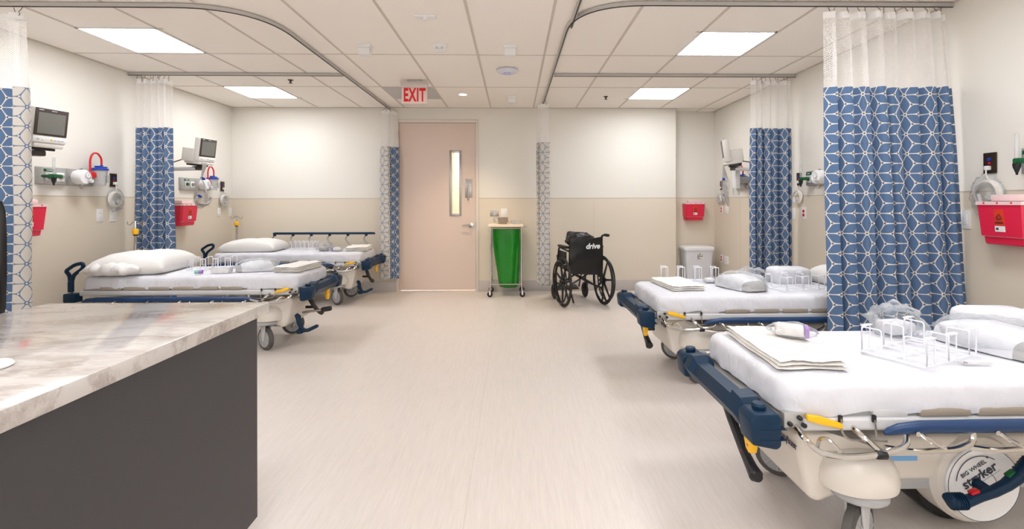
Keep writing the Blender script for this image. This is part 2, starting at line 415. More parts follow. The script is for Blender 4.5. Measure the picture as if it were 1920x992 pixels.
lv = MB().lathe([(.001, -.014), (.034, -.012), (.036, 0)], (1.02, -.002, .945), 'y', 20).obj('lever_rose', 'chrome', dr)
MB().tube(fil([(1.02, -.01, .945), (1.02, -.055, .945), (.965, -.058, .945), (.90, -.052, .938)], .02), [.012]*13+[.009], 8).obj('lever_handle', 'chrome', lv)
for z in (.93, 1.59, 2.225):
    MB().bx(-.042, -.004, -.028, -.016, z-.06, z+.06, bev=.002).lathe([(.009, z-.062), (.009, z+.062)], (-.008, -.03, 0), 'z', 10).obj('hinge', 'steel', dr)
MB().bx(DW-.003, DW+.006, -.02, -.005, .89, .99).obj('strike_plate', 'steel', dr)

# ------------------------------------------------------------------ ceiling fixtures
def ceiling_light(x, y, label):
    t = thing('ceiling_light', label, 'ceiling light', (x, y, H), 0, 'square recessed ceiling lights')
    f = MB()
    for a in (-1, 1): f.bx(a*.298-.008*1, a*.298+.008, -.306, .306, -.007, -.0005); f.bx(-.306, .306, a*.298-.008, a*.298+.008, -.007, -.0005)
    f.obj('frame', 'white', t, smooth=False)
    MB().bx(-.288, .288, -.288, .288, -.0045, -.001).obj('diffuser', 'panel', t, smooth=False)
for x, s in ((-3.07, 'left'), (1.795, 'right')):
    ceiling_light(x, 4.055, f'square lit ceiling panel, nearer of the two over the {s} beds')
    ceiling_light(x, 5.905, f'square lit ceiling panel, farther of the two over the {s} beds')
    ceiling_light(x, 2.22, f'square lit ceiling panel over the {s} side beside the viewer')
    ceiling_light(x, .35, f'square lit ceiling panel on the {s} just behind the viewer')
    ceiling_light(x, -1.5, f'square lit ceiling panel on the {s} far behind the viewer')
ceiling_light(-.63, .9, 'square lit ceiling panel over the middle aisle, nearer the viewer'); ceiling_light(-.63, -1.4, 'square lit ceiling panel over the middle aisle behind the viewer')
def sweep_track(name, pts, label):
    o = MB()
    o.tube(pts, .017, 4, phase=PI/4, m=0); lo = [(p[0], p[1], p[2]-.0125) for p in map(Vector, pts)]
    o.tube(lo, .005, 4, phase=PI/4, m=1)
    t = thing(name, label, 'curtain track', (pts[0][0], pts[0][1], H))
    ob = o.obj('rail', ['track', 'trackdark'], t); ob.location = (-pts[0][0], -pts[0][1], -H); return t
zt = H-.018
sweep_track('curtain_track', fil([(XL, 3.285, zt), (-1.76, 3.285, zt), (-1.76, YB-.01, zt)], .55, 14), 'curved metal curtain track around the left beds, ending by the door')
sweep_track('curtain_track', fil([(XR, 3.185, zt), (.415, 3.2, zt), (.40, 6.55, zt)], .5, 14), 'curved metal curtain track around the right beds, ending by the wheelchair')
sweep_track('curtain_track', [(XL, 5.02, zt), (-1.775, 5.02, zt)], 'straight metal curtain track between the two left beds')
sweep_track('curtain_track', [(.425, 5.0, zt), (XR, 5.0, zt)], 'straight metal curtain track between the two right beds')
sweep_track('curtain_track', [(.44, 3.62, zt), (.45, 1.2, zt)], 'metal curtain track running toward the viewer from the right bend')
def ceil_box(x, y, label):
    t = thing('ceiling_sensor', label, 'sensor', (x, y, H), 0, 'white box sensors on the ceiling')
    MB().bx(-.055, .055, -.05, .05, -.025, 0, bev=.004).obj('mounting_plate', 'white', t); MB().bx(-.048, .048, -.045, .045, -.085, -.025, bev=.006).obj('body', 'white', t)
ceil_box(-1.28, 4.15, 'white box sensor on the ceiling left of the smoke detector'); ceil_box(-.03, 4.15, 'white box sensor on the ceiling in front of the round access point'); ceil_box(-.02, 6.1, 'white box sensor on the ceiling nearest the back wall, right of the downlight')
t = thing('smoke_detector', 'round white smoke detector on the ceiling above the exit sign side', 'smoke detector', (-.63, 4.12, H))
MB().lathe([(.068, 0), (.07, -.012), (.052, -.018), (.045, -.05), (.03, -.06), (.001, -.06)], seg=24).obj('body', 'white', t)
g = MB()
for k in range(-2, 3): g.bx(k*.012-.003, k*.012+.003, -.047, -.040, -.046, -.026)
g.obj('grille_slots', 'grey', t)
t = thing('ceiling_plate', 'thin white slotted fitting on the ceiling near the top edge', 'ceiling fitting', (-.64, 3.48, H))
MB().bx(-.075, .075, -.03, .03, -.014, 0, bev=.004).obj('plate', 'white', t); MB().lathe([(.02, -.014), (.016, -.03), (.001, -.032)], seg=14).obj('nozzle', 'white', t)
t = thing('wireless_access_point', 'round white access point with a blue ring on the ceiling', 'access point', (-.065, 4.86, H))
MB().lathe([(.07, 0), (.105, -.006), (.11, -.018), (.09, -.034), (.04, -.04), (.001, -.041)], seg=32).obj('body', pm('access_point_plastic', (222, 224, 236), .4), t)
MB().tube([(.035*math.cos(a), .035*math.sin(a), -.0405) for a in [2*PI*i/24 for i in range(24)]], .003, 6, True).obj('status_ring', pm('status_blue', (90, 120, 235), .4), t)
t = thing('downlight', 'small round warm downlight in the ceiling right of the exit sign', 'downlight', (-.635, 5.98, H))
MB().lathe([(.062, 0), (.062, -.006), (.05, -.006), (.05, 0)], seg=24, caps=False).obj('trim_ring', 'white', t); MB().lathe([(.001, -.004), (.05, -.004), (.05, -.001), (.001, -.001)], seg=24).obj('lens', 'downl', t)
for x, y, l in ((-2.456, 5.31, 'dark sprinkler head on the ceiling over the left beds'), (1.18, 6.08, 'dark sprinkler head on the ceiling over the right side')):
    t = thing('sprinkler_head', l, 'sprinkler', (x, y, H), 0, 'ceiling sprinklers')
    MB().lathe([(.03, 0), (.028, -.006), (.012, -.01), (.009, -.03), (.004, -.034)], seg=14).obj('body', 'brown', t); MB().lathe([(.001, -.04), (.02, -.038), (.02, -.035), (.001, -.034)], seg=12).obj('deflector', 'brown', t)
tag(MB().bx(-1.532, -.942, 5.615, 6.235, H-.006, H-.001).obj('ceiling_vent', 'vent', smooth=False), 'grey square ceiling vent panel just behind the exit sign', 'vent')
t = thing('exit_sign', 'hanging sign with red EXIT letters in front of the door', 'exit sign', (-1.095, 5.30, H))
MB().bx(-.075, .075, -.03, .03, -.022, 0, bev=.004).obj('ceiling_mount', 'steel', t)
MB().bx(-.145, .145, -.025, .025, -.085, -.022, bev=.004).obj('housing', 'exith', t)
pn = MB().bx(-.14, .14, -.006, .006, -.262, -.083, bev=.002).obj('sign_panel', 'exitp', t)
MB().mesh(text_mesh('EXIT', .2, .0065, 0., 1.12), frame3((1, 0, 0), (0, 0, 1), (0, -.0075, -.172)) @ Matrix.Diagonal((.54, 1.0, 1, 1))).obj('lettering', 'inkred', pn, smooth=False)

# ------------------------------------------------------------------ curtains
def curtain(label, A, B, pleats, amp, z0=.20, z1=2.045, flare=1.05, face=1, phase=0., rev=None, hooks=8, ztop=H-.075, seed=1, lean=(0, 0), samples=None, path=None, revfrom=9.):
    """pleated cubicle curtain from A to B; face +1: printed side on the right of A->B looking down.. reversed by -1"""
    A, B = Vector((*A, 0)), Vector((*B, 0)); D = B-A; L = D.length; d = D/L; nrm = Vector((d.y, -d.x, 0))*face; mid = (A+B)/2
    rnd = random.Random(seed); jit = [rnd.uniform(-.5, .5) for _ in range(pleats*2+4)]; aj = [rnd.uniform(.45, 1.35) for _ in range(pleats*2+4)]
    n = samples or pleats*16; lean = Vector((*lean, 0))
    if path:
        Q = fil([(*q, 0) for q in path], .05, 5); sl = [0.]
        for a_, b_ in zip(Q, Q[1:]): sl.append(sl[-1]+(b_-a_).length)
        mid = sum((Vector((*q, 0)) for q in path), Vector())/len(path); n = samples or 90
    def plan_path(t, z):
        k = max(0., (z-z0)/(ztop-z0)); x = t*sl[-1]; i = 0
        while i < len(sl)-2 and sl[i+1] < x: i += 1
        p = Q[i].lerp(Q[i+1], (x-sl[i])/max(1e-6, sl[i+1]-sl[i])); w = noise.noise((t*7, z*1.3, seed))*.012
        return mid+(p-mid)*(1+(flare-1)*(1-k))*(1-.25*max(0., k-.75)*4*.6)+Vector((w, w*.5, 0))+lean*(1-k)
    def plan(t, z):
        q = t*pleats; i = int(q); ph = q + jit[i]*(1-abs(2*(q-i)-1))*.35
        ph = ph+phase/6.28; fr_ = ph-math.floor(ph); dd = min(fr_, 1-fr_)
        wv = 1-2.*math.exp(-(dd/.13)**2)+.35*math.sin(PI*ph+seed)
        k = (z-z0)/(ztop-z0); am = amp*aj[i % len(aj)]*(.75+.35*(1-k)); am *= min(1, (1-t)*8+.25)*min(1, t*8+.25)
        back = .10*math.sin(2*PI*ph)                       # overlapping folds
        fl = 1+(flare-1)*(1-k)
        p = mid + d*((t-.5)*L*fl + back*L/pleats*.55) + nrm*(wv*am)
        p += nrm*(.006*math.sin(z*3.1+t*9)); return p+lean*(1-max(0, k))
    if path: plan = lambda t, z: plan_path(t, z)
    root = thing('cubicle_curtain', label, 'curtain', (mid.x, mid.y, 0), 0, 'patterned cubicle curtains with netting tops')
    def sheet(za, zb, rows, off, mb, m, flip):
        s_ = [0.]; zm = (z0+z1)/2; prev = plan(0, zm)
        for j in range(1, n+1): q = plan(j/n, zm); s_.append(s_[-1]+(q-prev).length); prev = q
        uvl = mb.b.loops.layers.uv.verify(); V = []
        for i in range(rows+1):
            z = za+(zb-za)*i/rows; row = []
            for j in range(n+1):
                p = plan(j/n, z); t0 = plan(max(0, j/n-.5/n), z); t1 = plan(min(1, j/n+.5/n), z); tg = (t1-t0).normalized()
                nn = Vector((tg.y, -tg.x, 0))*face; p = p+nn*off-mid
                row.append(mb.b.verts.new((p.x, p.y, z)))
            V.append(row)
        for i in range(rows):
            for j in range(n):
                q = [V[i][j], V[i][j+1], V[i+1][j+1], V[i+1][j]]; uvq = [(s_[j], i), (s_[j+1], i), (s_[j+1], i+1), (s_[j], i+1)]
                if flip: q.reverse(); uvq.reverse()
                f = mb.b.faces.new(q); f.material_index = m
                for lp, (su, iv) in zip(f.loops, uvq): lp[uvl].uv = (su, za+(zb-za)*iv/rows)
    mb = MB(); mb.keep = True
    sheet(z0, z1, 14, .0016, mb, 0, face < 0); sheet(z0, z1, 14, -.0016, mb, 1, face > 0)
    mb.obj('fabric_panel', ['fabric', 'fabricrev'] if not rev else ['fabricrev', 'fabric'], root, ang=1.2)
    mb = MB(); mb.keep = True; sheet(z1-.01, ztop-.04, 4, 0, mb, 0, False); mb.obj('netting_panel', 'net', root, ang=1.2)
    mb = MB(); mb.keep = True; sheet(ztop-.045, ztop, 1, .001, mb, 0, False); mb.obj('header_band', 'band', root, ang=1.2)
    for i in range(hooks):
        p = plan((i+.5)/hooks, ztop)-mid; q = mid + d*(((i+.5)/hooks-.5)*L) - mid
        c = MB(); c.tube([(p.x, p.y, ztop-.02), (p.x+.006, p.y, ztop-.008), (p.x, p.y, ztop+.008), (p.x*.7+q.x*.3, p.y*.7+q.y*.3, ztop+.02), (q.x*.6+p.x*.4, q.y*.6+p.y*.4, ztop+.042)], .0022, 6)
        c.obj('hook', 'hook', root)
    return root
curtain('blue petal curtain with white netting hanging in front of the nearest right bed', (2.09, 3.185), (2.945, 3.185), 8, .052, flare=1.12, seed=3, hooks=13, z0=.24, z1=2.03, phase=.6, samples=230, lean=(0, -.125))
curtain('blue petal curtain bunched against the right wall between the two right beds', (2.50, 5.0), (2.93, 5.0), 5, .05, flare=1.08, seed=5, hooks=9, phase=1.2, samples=150)
curtain('blue petal curtain bunched against the left wall between the two left beds', (-3.90, 5.02), (-3.54, 5.02), 5, .05, flare=1.2, seed=8, hooks=9, phase=.4, samples=150)
curtain('petal curtain at the left picture edge, partly showing its pale reverse side', (-3.92, 3.29), (-3.30, 3.29), 4, .05, flare=1.0, seed=11, hooks=7, path=[(-3.95, 3.25), (-3.90, 3.33), (-3.78, 3.25), (-3.72, 3.33), (-3.58, 3.25), (-3.52, 3.29), (-3.42, 3.31), (-3.28, 3.325), (-3.262, 3.30), (-3.29, 3.265), (-3.345, 3.262)])
curtain('narrow gathered curtain left of the door, beside the far left bed', (-1.76, 6.42), (-1.72, 6.78), 3, .07, flare=1.04, seed=14, hooks=5, z0=.205, path=[(-1.715, 6.65), (-1.72, 6.625), (-1.845, 6.63), (-1.855, 6.65), (-1.84, 6.67), (-1.69, 6.675), (-1.66, 6.695), (-1.70, 6.715), (-1.63, 6.73), (-1.61, 6.755), (-1.73, 6.775), (-1.65, 6.79)])
curtain('narrow gathered pale petal curtain between the hamper and the wheelchair', (.44, 6.10), (.38, 6.42), 3, .07, flare=1.02, seed=21, hooks=5, z0=.19, path=[(.465, 6.20), (.470, 6.17), (.34, 6.165), (.335, 6.19), (.44, 6.21), (.43, 6.24), (.305, 6.23), (.30, 6.255), (.44, 6.30), (.36, 6.36), (.44, 6.42)])

# ------------------------------------------------------------------ stretchers
def sheeted_mattress(parent):
    L, W, zt_, zb_ = 1.80, .335, .65, .545; N = 40
    def ring(ins, z, wob=0., corner=.07):
        out = []
        base = rrect(ins, L-ins, -W+ins, W-ins, max(.012, corner-ins*.5), 7)
        # resample evenly
        P = [Vector((*p, 0)) for p in base]; P.append(P[0]); seg = [(b-a).length for a, b in zip(P, P[1:])]; tot = sum(seg); K = 220
        i = 0; acc = 0
        for k in range(K):
            s_ = tot*k/K
            while acc+seg[i] < s_: acc += seg[i]; i += 1
            p = P[i].lerp(P[i+1], (s_-acc)/max(1e-9, seg[i])); out.append(p)
        res = []
        for k, p in enumerate(out):
            c = Vector((L/2, 0, 0)); dirv = Vector(((p.x-L/2)/(L/2)*.2 if abs(p.y) > W-ins-.03 else (1 if p.x > L/2 else -1), (1 if p.y > 0 else -1) if abs(p.y) > W-ins-.03 else 0, 0)).normalized()
            a = noise.noise((p.x*9, p.y*9, z*5))+.5*noise.noise((p.x*22+z*26, p.y*22, z*9))
            foot = max(0, 1-p.x/.35)
            a2 = math.sin((p.x*55+p.y*55+z*70))*foot*.35
            res.append(p+dirv*wob*(a+a2)+Vector((0, 0, z)))
        return res
    mb = MB()
    R = [ring(.30, zt_+.002), ring(.2, zt_+.004), ring(.1, zt_+.003), ring(.04, zt_), ring(.018, zt_-.004), ring(.006, zt_-.014, .003), ring(.0, zt_-.025, .005), ring(-.002, zt_-.042, .007), ring(-.003, zt_-.06, .009), ring(-.004, zt_-.075, .010), ring(-.004, zb_+.015, .011)]
    hem = ring(-.002, zb_, .009); hem = [Vector((p.x, p.y, p.z+.011*noise.noise((p.x*7, p.y*7, 3.3))-.006*(1+math.sin(p.x*31+p.y*11))*.5)) for p in hem]
    R += [hem, [Vector((p.x+(L/2-p.x)*.03, p.y*.93, p.z+.012)) for p in hem]]
    mb.loft(R); return mb.obj('sheeted_mattress', 'sheet', parent, ang=1.0)

def build_bed(label):
    root = thing('hospital_stretcher', label, 'hospital bed', (0, 0, 0), 0, 'wheeled hospital stretchers')
    sheeted_mattress(root)
    # litter deck
    d = MB()
    for s in (-1, 1):
        d.prism([(s*.30, .488), (s*.335, .488), (s*.343, .497), (s*.343, .525), (s*.335, .533), (s*.30, .533)], 'x', .06, 1.80, bev=.003)
        d.bx(.10, 1.78, s*.318-.006, s*.318+.006, .533, .55, m=1)
        for x0, x1 in ((.30, .42), (.98, 1.04)): d.bx(x0, x1, s*.325-.012, s*.325+.012, .53, .556, bev=.002, m=0)
    d.bx(.06, 1.80, -.30, .30, .50, .54, m=1)
    d.obj('deck_frame', ['lgrey', 'grey'], root)
    for s in (-1, 1):
        c = MB()
        for k in range(6): c.bx(.46+k*.2, .635+k*.2, s*.33-.014, s*.33+.014, .535, .562, bev=.005)
        c.obj('deck_side_panel', 'beigedark', root)
    # corner brackets, release levers
    for s in (-1, 1):
        b = MB(); b.bx(-.005, .075, s*.325-.012, s*.325+.012, .50, .55, bev=.004)
        for dx, dz in ((.012, .515), (.045, .535), (.06, .51)): b.lathe([(.008, 0), (.008, .01), (.005, .014)] if s > 0 else [(.008, 0), (.008, -.01), (.005, -.014)], (dx, s*.337, dz), 'y', 10, m=1)
        b.obj('corner_bracket', ['alum', 'black'], root)
        l = MB(); l.prism([(.062, .552), (.10, .548), (.178, .522), (.183, .508), (.17, .505), (.10, .522), (.062, .532)], 'y', s*.345, s*.362, bev=.004)
        l.obj('release_lever', 'yellow', root)
        h = MB(); h.tube(fil([(.18, s*.35, .535), (.18, s*.355, .49), (.20, s*.36, .468), (.33, s*.36, .462)], .02), .0035, 6); h.tube(fil([(.295, s*.35, .53), (.295, s*.36, .47)], .02), .0035, 6)
        h.bx(.174, .186, s*.342, s*.352, .52, .545, bev=.002, m=1); h.bx(.289, .301, s*.342, s*.352, .52, .545, bev=.002, m=1)
        h.obj('equipment_hook', ['steel', 'black'], root)
        # chrome transfer loop low on the side
        cl = MB(); y = s*.395
        cl.tube(fil([(.035, s*.33, .505), (.032, y, .488), (.07, y+s*.012, .452), (.15, y+s*.014, .437), (.26, y+s*.01, .44), (.37, y, .462), (.395, s*.36, .50)], .05, 5), .0095, 10)
        cl.tube(fil([(.225, s*.33, .505), (.235, s*.385, .485), (.27, y, .452)], .03), .009, 10)
        cl.tube(fil([(.07, y, .462), (.10, s*.36, .475), (.13, s*.36, .475), (.15, y, .445)], .015), .006, 8)
        lo = cl.obj('transfer_loop', 'chrome', root)
        MB().lathe([(.0125, -.016), (.0135, -.014), (.0135, .014), (.0125, .016)], (.275, y+s*.0095, .4405), 'x', 12).obj('strap', 'black', lo)
    # side rails, lowered
    def rail_low(s):
        y = s*.385
        r = MB(); r.tube([(.30, y, .502), (.315, y, .507), (.35, y, .515), (.42, y, .5205), (.6, y, .521), (1.62, y, .521), (1.70, y, .515), (1.74, y, .505)], [.007, .012, .017, .020, .021, .021, .018, .008], 12)
        ob = r.obj('side_rail', 'navyrail', root)
        for k in range(5):
            x = .36+k*.265; a = MB(); yy = y+s*.016
            a.tube(fil([(x-.06, y, .455), (x+.02, yy, .447), (x+.17, yy, .452), (x+.225, yy, .475), (x+.235, y, .512)], .04, 5), .0095, 8)
            a.tube(fil([(x+.055, y, .505), (x+.075, yy, .485), (x+.13, yy, .456)], .02), .0075, 8)
            a.lathe([(.001, -.002), (.008, 0), (.008, .003)] if s > 0 else [(.001, .002), (.008, 0), (.008, -.003)], (x+.035, s*.405, .508), 'y', 10)
            a.obj('rail_arm', 'chrome', ob)
        return ob
    rl = {s: rail_low(s) for s in (-1, 1)}
    # foot end bumpers and push bar
    for s in (-1, 1):
        b = MB(); b.prism([(-.125, .452), (-.04, .434), (-.024, .447), (-.024, .545), (-.04, .558), (-.115, .558), (-.135, .54)], 'y', s*.315-.047, s*.315+.047, bev=.012)
        for z in (.47, .505): b.bx(-.10, -.01, s*.315-.0482, s*.315+.0482, z-.001, z+.001, m=0)
        bo = b.obj('corner_bumper', 'navy', root)
        MB().lathe([(.022, .0), (.024, .012), (.02, .02), (.001, .022)], (-.08, s*.315, .558), 'z', 16).obj('bumper_cap', 'navy', bo)
    p = MB()
    sec = lambda y, k, o: [(-.075+k*x+o[0], y, .508+k*z+o[1]) for x, z in ((-.062, -.005), (-.038, .05), (.024, .054), (.052, .022), (.046, -.045), (-.026, -.06))]
    p.loft([sec(-.262, .8, (0, 0)), sec(-.25, 1.0, (0, .01)), sec(-.19, 1.05, (0, .014)), sec(-.165, .82, (0, 0)), sec(.165, .82, (0, 0)), sec(.19, 1.05, (0, .014)), sec(.25, 1.0, (0, .01)), sec(.262, .8, (0, 0))])
    p.obj('push_bar', 'navy', root, ang=.35)
    yt = MB(); yt.prism([(-.235, .47), (-.20, .455), (-.175, .455), (-.16, .43), (-.158, .385), (-.172, .352), (-.195, .342), (-.218, .352), (-.228, .385), (-.222, .42), (-.24, .445)], 'x', -.058, -.036, bev=.005)
    yt.bx(-.05, .0, -.215, -.17, .44, .50, bev=.005, m=0); yto = yt.obj('yellow_release_tab', 'yellow', root)
    MB().lathe([(.005, -.003), (.005, 0)], (-.058, -.19, .37), 'x', 8).lathe([(.005, -.003), (.005, 0)], (-.058, -.2, .41), 'x', 8).obj('rivet', 'steel', yto)
    fr = MB(); fr.bx(-.06, .06, -.29, .29, .49, .53, bev=.006); fr.bx(-.02, .05, -.22, -.16, .43, .50, bev=.004); fr.bx(-.02, .05, .16, .22, .43, .50, bev=.004)
    fr.obj('foot_crossbar', 'alum', root)
    # head end push handles
    for s in (-1, 1):
        y = s*.345; hh = MB()
        hh.tube(fil([(1.87, y, .60), (1.875, y, .665), (1.91, y, .70), (1.83, y, .755), (1.765, y, .765), (1.765, y, .725), (1.845, y, .665), (1.862, y, .60)], .03, 4), .015, 8, m=0)
        hh.tube([(1.866, y, .525), (1.866, y, .61)], .021, 10); hh.tube([(1.866, y, .47), (1.866, y, .53)], .012, 10, m=1); hh.bx(1.80, 1.90, y-.04, y+.04, .44, .515, bev=.01)
        hh.obj('push_handle', ['navy', 'chrome'], root)
    # base shell
    h = MB()
    h.prism([(.078, .425), (.132, .205), (.17, .185), (.25, .215), (.30, .25), (.38, .26), (.44, .26), (.44, .36), (.40, .37), (.33, .40), (.22, .435), (.10, .452)], 'y', -.25, .25, bev=.022, seg=3)
    h.prism([(1.87, .40), (1.82, .205), (1.78, .185), (1.66, .215), (1.50, .245), (1.46, .25), (1.46, .36), (1.50, .36), (1.6, .395), (1.71, .425), (1.85, .435)], 'y', -.205, .205, bev=.018, seg=3)
    h.bx(.42, 1.35, -.17, .17, .215, .385, bev=.02, seg=3)
    for cx in (.305, 1.625):
        for s in (-1, 1):
            R = []
            for k, z in ((1.0, .262), (1.03, .285), (1.0, .32), (.9, .35), (.7, .37), (.4, .382), (.05, .386)):
                R.append([(cx+.135*k*math.copysign(abs(math.cos(a))**.85, math.cos(a)), s*.225+.125*k*math.copysign(abs(math.sin(a))**.85, math.sin(a)), z) for a in [2*PI*i/32 for i in range(32)]])
            h.loft(R)
    ws = .82
    h.lathe([(.001, -.188), (.138, -.188), (.158, -.18), (.172, -.16), (.176, .0), (.172, .16), (.158, .18), (.138, .188), (.001, .188)], (ws, 0, .222), 'y', 40)
    sh = h.obj('base_shell', 'beige', root, ang=.55)
    tm = text_mesh('stryker', .042, .0007)
    MB().mesh(tm, frame3((0, -1, 0), (-.24, 0, .97), (.0800, -.205, .396))).obj('lettering', 'inkgrey', sh, smooth=False)
    for s in (-1, 1):
        for x0, x1 in ((.47, .595), (1.05, 1.175)): MB().bx(x0, x1, s*.1705-.001, s*.1705+.001, .292, .309).obj('blue_sticker', 'skyblue', sh, smooth=False)
    # central steering wheel with round cover and pedal on both sides
    wl = MB(); wl.lathe([(.05, -.09), (.11, -.09), (.146, -.075), (.15, -.05), (.15, .05), (.146, .075), (.11, .09), (.05, .09)], (ws, 0, .152), 'y', 36); wl.obj('centre_wheel', 'tyre', root)
    for s in (-1, 1):
        c = MB(); pr = [(.139, 0), (.141, .012), (.137, .018), (.134, .0185), (.133, .017), (.03, .0195), (.001, .0195)]
        c.lathe([(r, s*q) for r, q in pr], (ws, s*.184, .216), 'y', 44)
        for rr in (.136, .046): c.tube([(ws+rr*math.cos(a), s*.2035 if rr < .1 else s*.2022, .216+rr*math.sin(a)) for a in [2*PI*i/40 for i in range(40)]], .0012, 5, True, m=1)
        co = c.obj('wheel_cover', ['white', 'inkgrey'], root)
        e = MB(); ca, sa = math.cos(.56), math.sin(.56); X = Vector((ca*-s, 0, sa)); Y = Vector((-sa*-s, 0, ca)); o0 = Vector((ws, s*.2045, .216))
        e.mesh(text_mesh('stryker', .050, .0009), frame3(X, Y, o0+Y*.040+X*.002)); e.mesh(text_mesh('BIG WHEEL', .0215, .0), frame3(X, Y, o0+Y*.074+X*-.004))
        e.mesh(text_mesh('\u00ae', .012), frame3(X, Y, o0+Y*.082+X*.062))
        arc = [o0+X*(-.004+.098*math.cos(a))+Y*(.005+.108*math.sin(a)) for a in [PI*.17+PI*.62*i/20 for i in range(21)]]
        e.tube(arc, .0014, 5); e.tube([o0+X*-.06+Y*.016, o0+X*.08+Y*.016], .0006, 4)
        e.obj('lettering', 'inkgrey', co, smooth=False)
        pd = MB(); y = s*.262; sx = -s; ctr = Vector((ws-.045*sx*0, y, .200))
        P_ = [(-.165, -.010), (-.15, -.026), (-.105, -.030), (-.05, -.012), (0, .004), (.05, .028), (.10, .066), (.135, .105), (.150, .128)]
        W_ = [.018, .027, .023, .019, .020, .021, .025, .027, .018]
        pd.tube([(ws-.03+q[0], y, .222+q[1]) for q in P_], W_, 12, flat=.85)
        pd.lathe([(.02, 0), (.017, s*.06)], (ws-.03, s*.20, .222), 'y', 14)
        for k in range(6): pd.lathe([(.0262, -.0018), (.0285, 0), (.0262, .0018)], (ws-.03-.152+k*.009, y, .222-.0265), 'x', 12); pd.tube([(ws-.03+.095+k*.009, y, .222+.061+k*.0095), (ws-.03+.0975+k*.009, y, .222+.0636+k*.0095)], .0285, 12, flat=.85)
        po = pd.obj('brake_pedal', 'navy', root)
        MB().box((ws-.095, y-.004*s, .222+.004), (.032, .02, .012), Matrix.Rotation(-.35, 3, 'Y'), .003).obj('red_mark', 'red', po); MB().box((ws+.038, y-.004*s, .222+.066), (.032, .02, .012), Matrix.Rotation(-.6, 3, 'Y'), .003).obj('green_mark', 'green', po)
    # foot end rocker pedal
    fp = MB(); x = -.005
    fp.tube([(x, -.165, .235), (x, -.150, .232), (x, -.115, .245), (x, -.05, .278), (x, 0, .315), (x, .05, .358), (x, .085, .395), (x, .1, .415)], [.018, .027, .022, .018, .018, .020, .022, .014], 10)
    fp.tube([(x, 0, .312), (.075, 0, .312)], .013, 10)
    fpo = fp.obj('foot_pedal', 'black', root)
    MB().box((x-.013, -.065, .272), (.008, .03, .014), Matrix.Rotation(.5, 3, 'X'), .002).obj('red_mark', 'red', fpo); MB().box((x-.013, .06, .366), (.008, .03, .014), Matrix.Rotation(.75, 3, 'X'), .002).obj('green_mark', 'green', fpo)
    # lift columns and under frame
    for cx in (.52, 1.38): MB().lathe([(.06, .36), (.06, .44), (.045, .44), (.045, .51)], (cx, 0, 0), 'z', 20).obj('lift_column', 'grey', root)
    u = MB(); u.bx(.17, 1.76, -.16, .16, .175, .25, bev=.01)
    for cx in (.305, 1.625): u.bx(cx-.04, cx+.04, -.24, .24, .19, .25, bev=.006)
    u.tube([(.20, -.05, .18), (.235, -.06, .11)], .003, 6, m=1)
    u.obj('under_frame', ['grey', 'black'], root)
    # casters
    for cx in (.305, 1.625):
        for s in (-1, 1):
            y = s*.255; c = MB()
            c.lathe([(.03, .262), (.085, .262), (.094, .25), (.094, .232), (.085, .224), (.03, .224)], (cx, y, 0), 'z', 28)
            co = c.obj('caster', 'grey', root)
            fk = MB(); sw = Matrix.Translation((cx, y, 0)) @ Matrix.Rotation(math.radians(-32)*s, 4, 'Z') @ Matrix.Translation((-cx, -y, 0))
            for q in (-1, 1): fk.prism([(cx-.035, .225), (cx+.035, .225), (cx+.012, .08), (cx-.012, .08)], 'y', y+q*.026-.004, y+q*.026+.004, bev=.002)
            bmesh.ops.transform(fk.b, matrix=sw, verts=fk.b.verts[:]); fk.obj('caster_fork', 'lgrey', co)
            w_ = MB(); w_.lathe([(.03, -.02), (.08, -.02), (.096, -.014), (.1, 0), (.096, .014), (.08, .02), (.03, .02)], (cx, y, .1), 'y', 30, m=0)
            w_.lathe([(.001, -.0215), (.074, -.0205), (.074, .0205), (.001, .0215)], (cx, y, .1), 'y', 24, m=1)
            for k in range(8):
                a = 2*PI*k/8
                for q in (-1, 1): w_.tube([(cx+.012*math.cos(a), y+q*.022, .1+.012*math.sin(a)), (cx+.07*math.cos(a), y+q*.021, .1+.07*math.sin(a))], .005, 5, m=1)
            bmesh.ops.transform(w_.b, matrix=sw, verts=w_.b.verts[:]); w_.obj('caster_wheel', ['rubber', 'grey'], co)
    return root, rl
BR1, rails = build_bed('white-sheeted stretcher nearest the viewer on the right, big round wheel cover in view')
BR1.location = (.915, 1.925, 0)
BR2 = dup(BR1, (.98, 3.565, 0), 0, 'white-sheeted stretcher on the right beyond the big curtain')
BL1 = dup(BR1, (-1.83, 4.41, 0), PI, 'white-sheeted stretcher on the left directly behind the stone counter')
BL2 = dup(BR1, (-1.885, 6.225, 0), PI, 'white-sheeted stretcher in the far left corner with its side rail raised')
for k in kids(BL1):                                        # rails hang a little lower on these two
    if k.name.startswith('side_rail'): k.location.z = -.055
for k in kids(BR2):                                        # its deck is cranked a little lower
    if k.name.split('.')[0] not in ('base_shell', 'centre_wheel', 'wheel_cover', 'brake_pedal', 'foot_pedal', 'under_frame', 'caster', 'lift_column'): k.location.z = -.055 if k.name.startswith('side_rail') else -.03
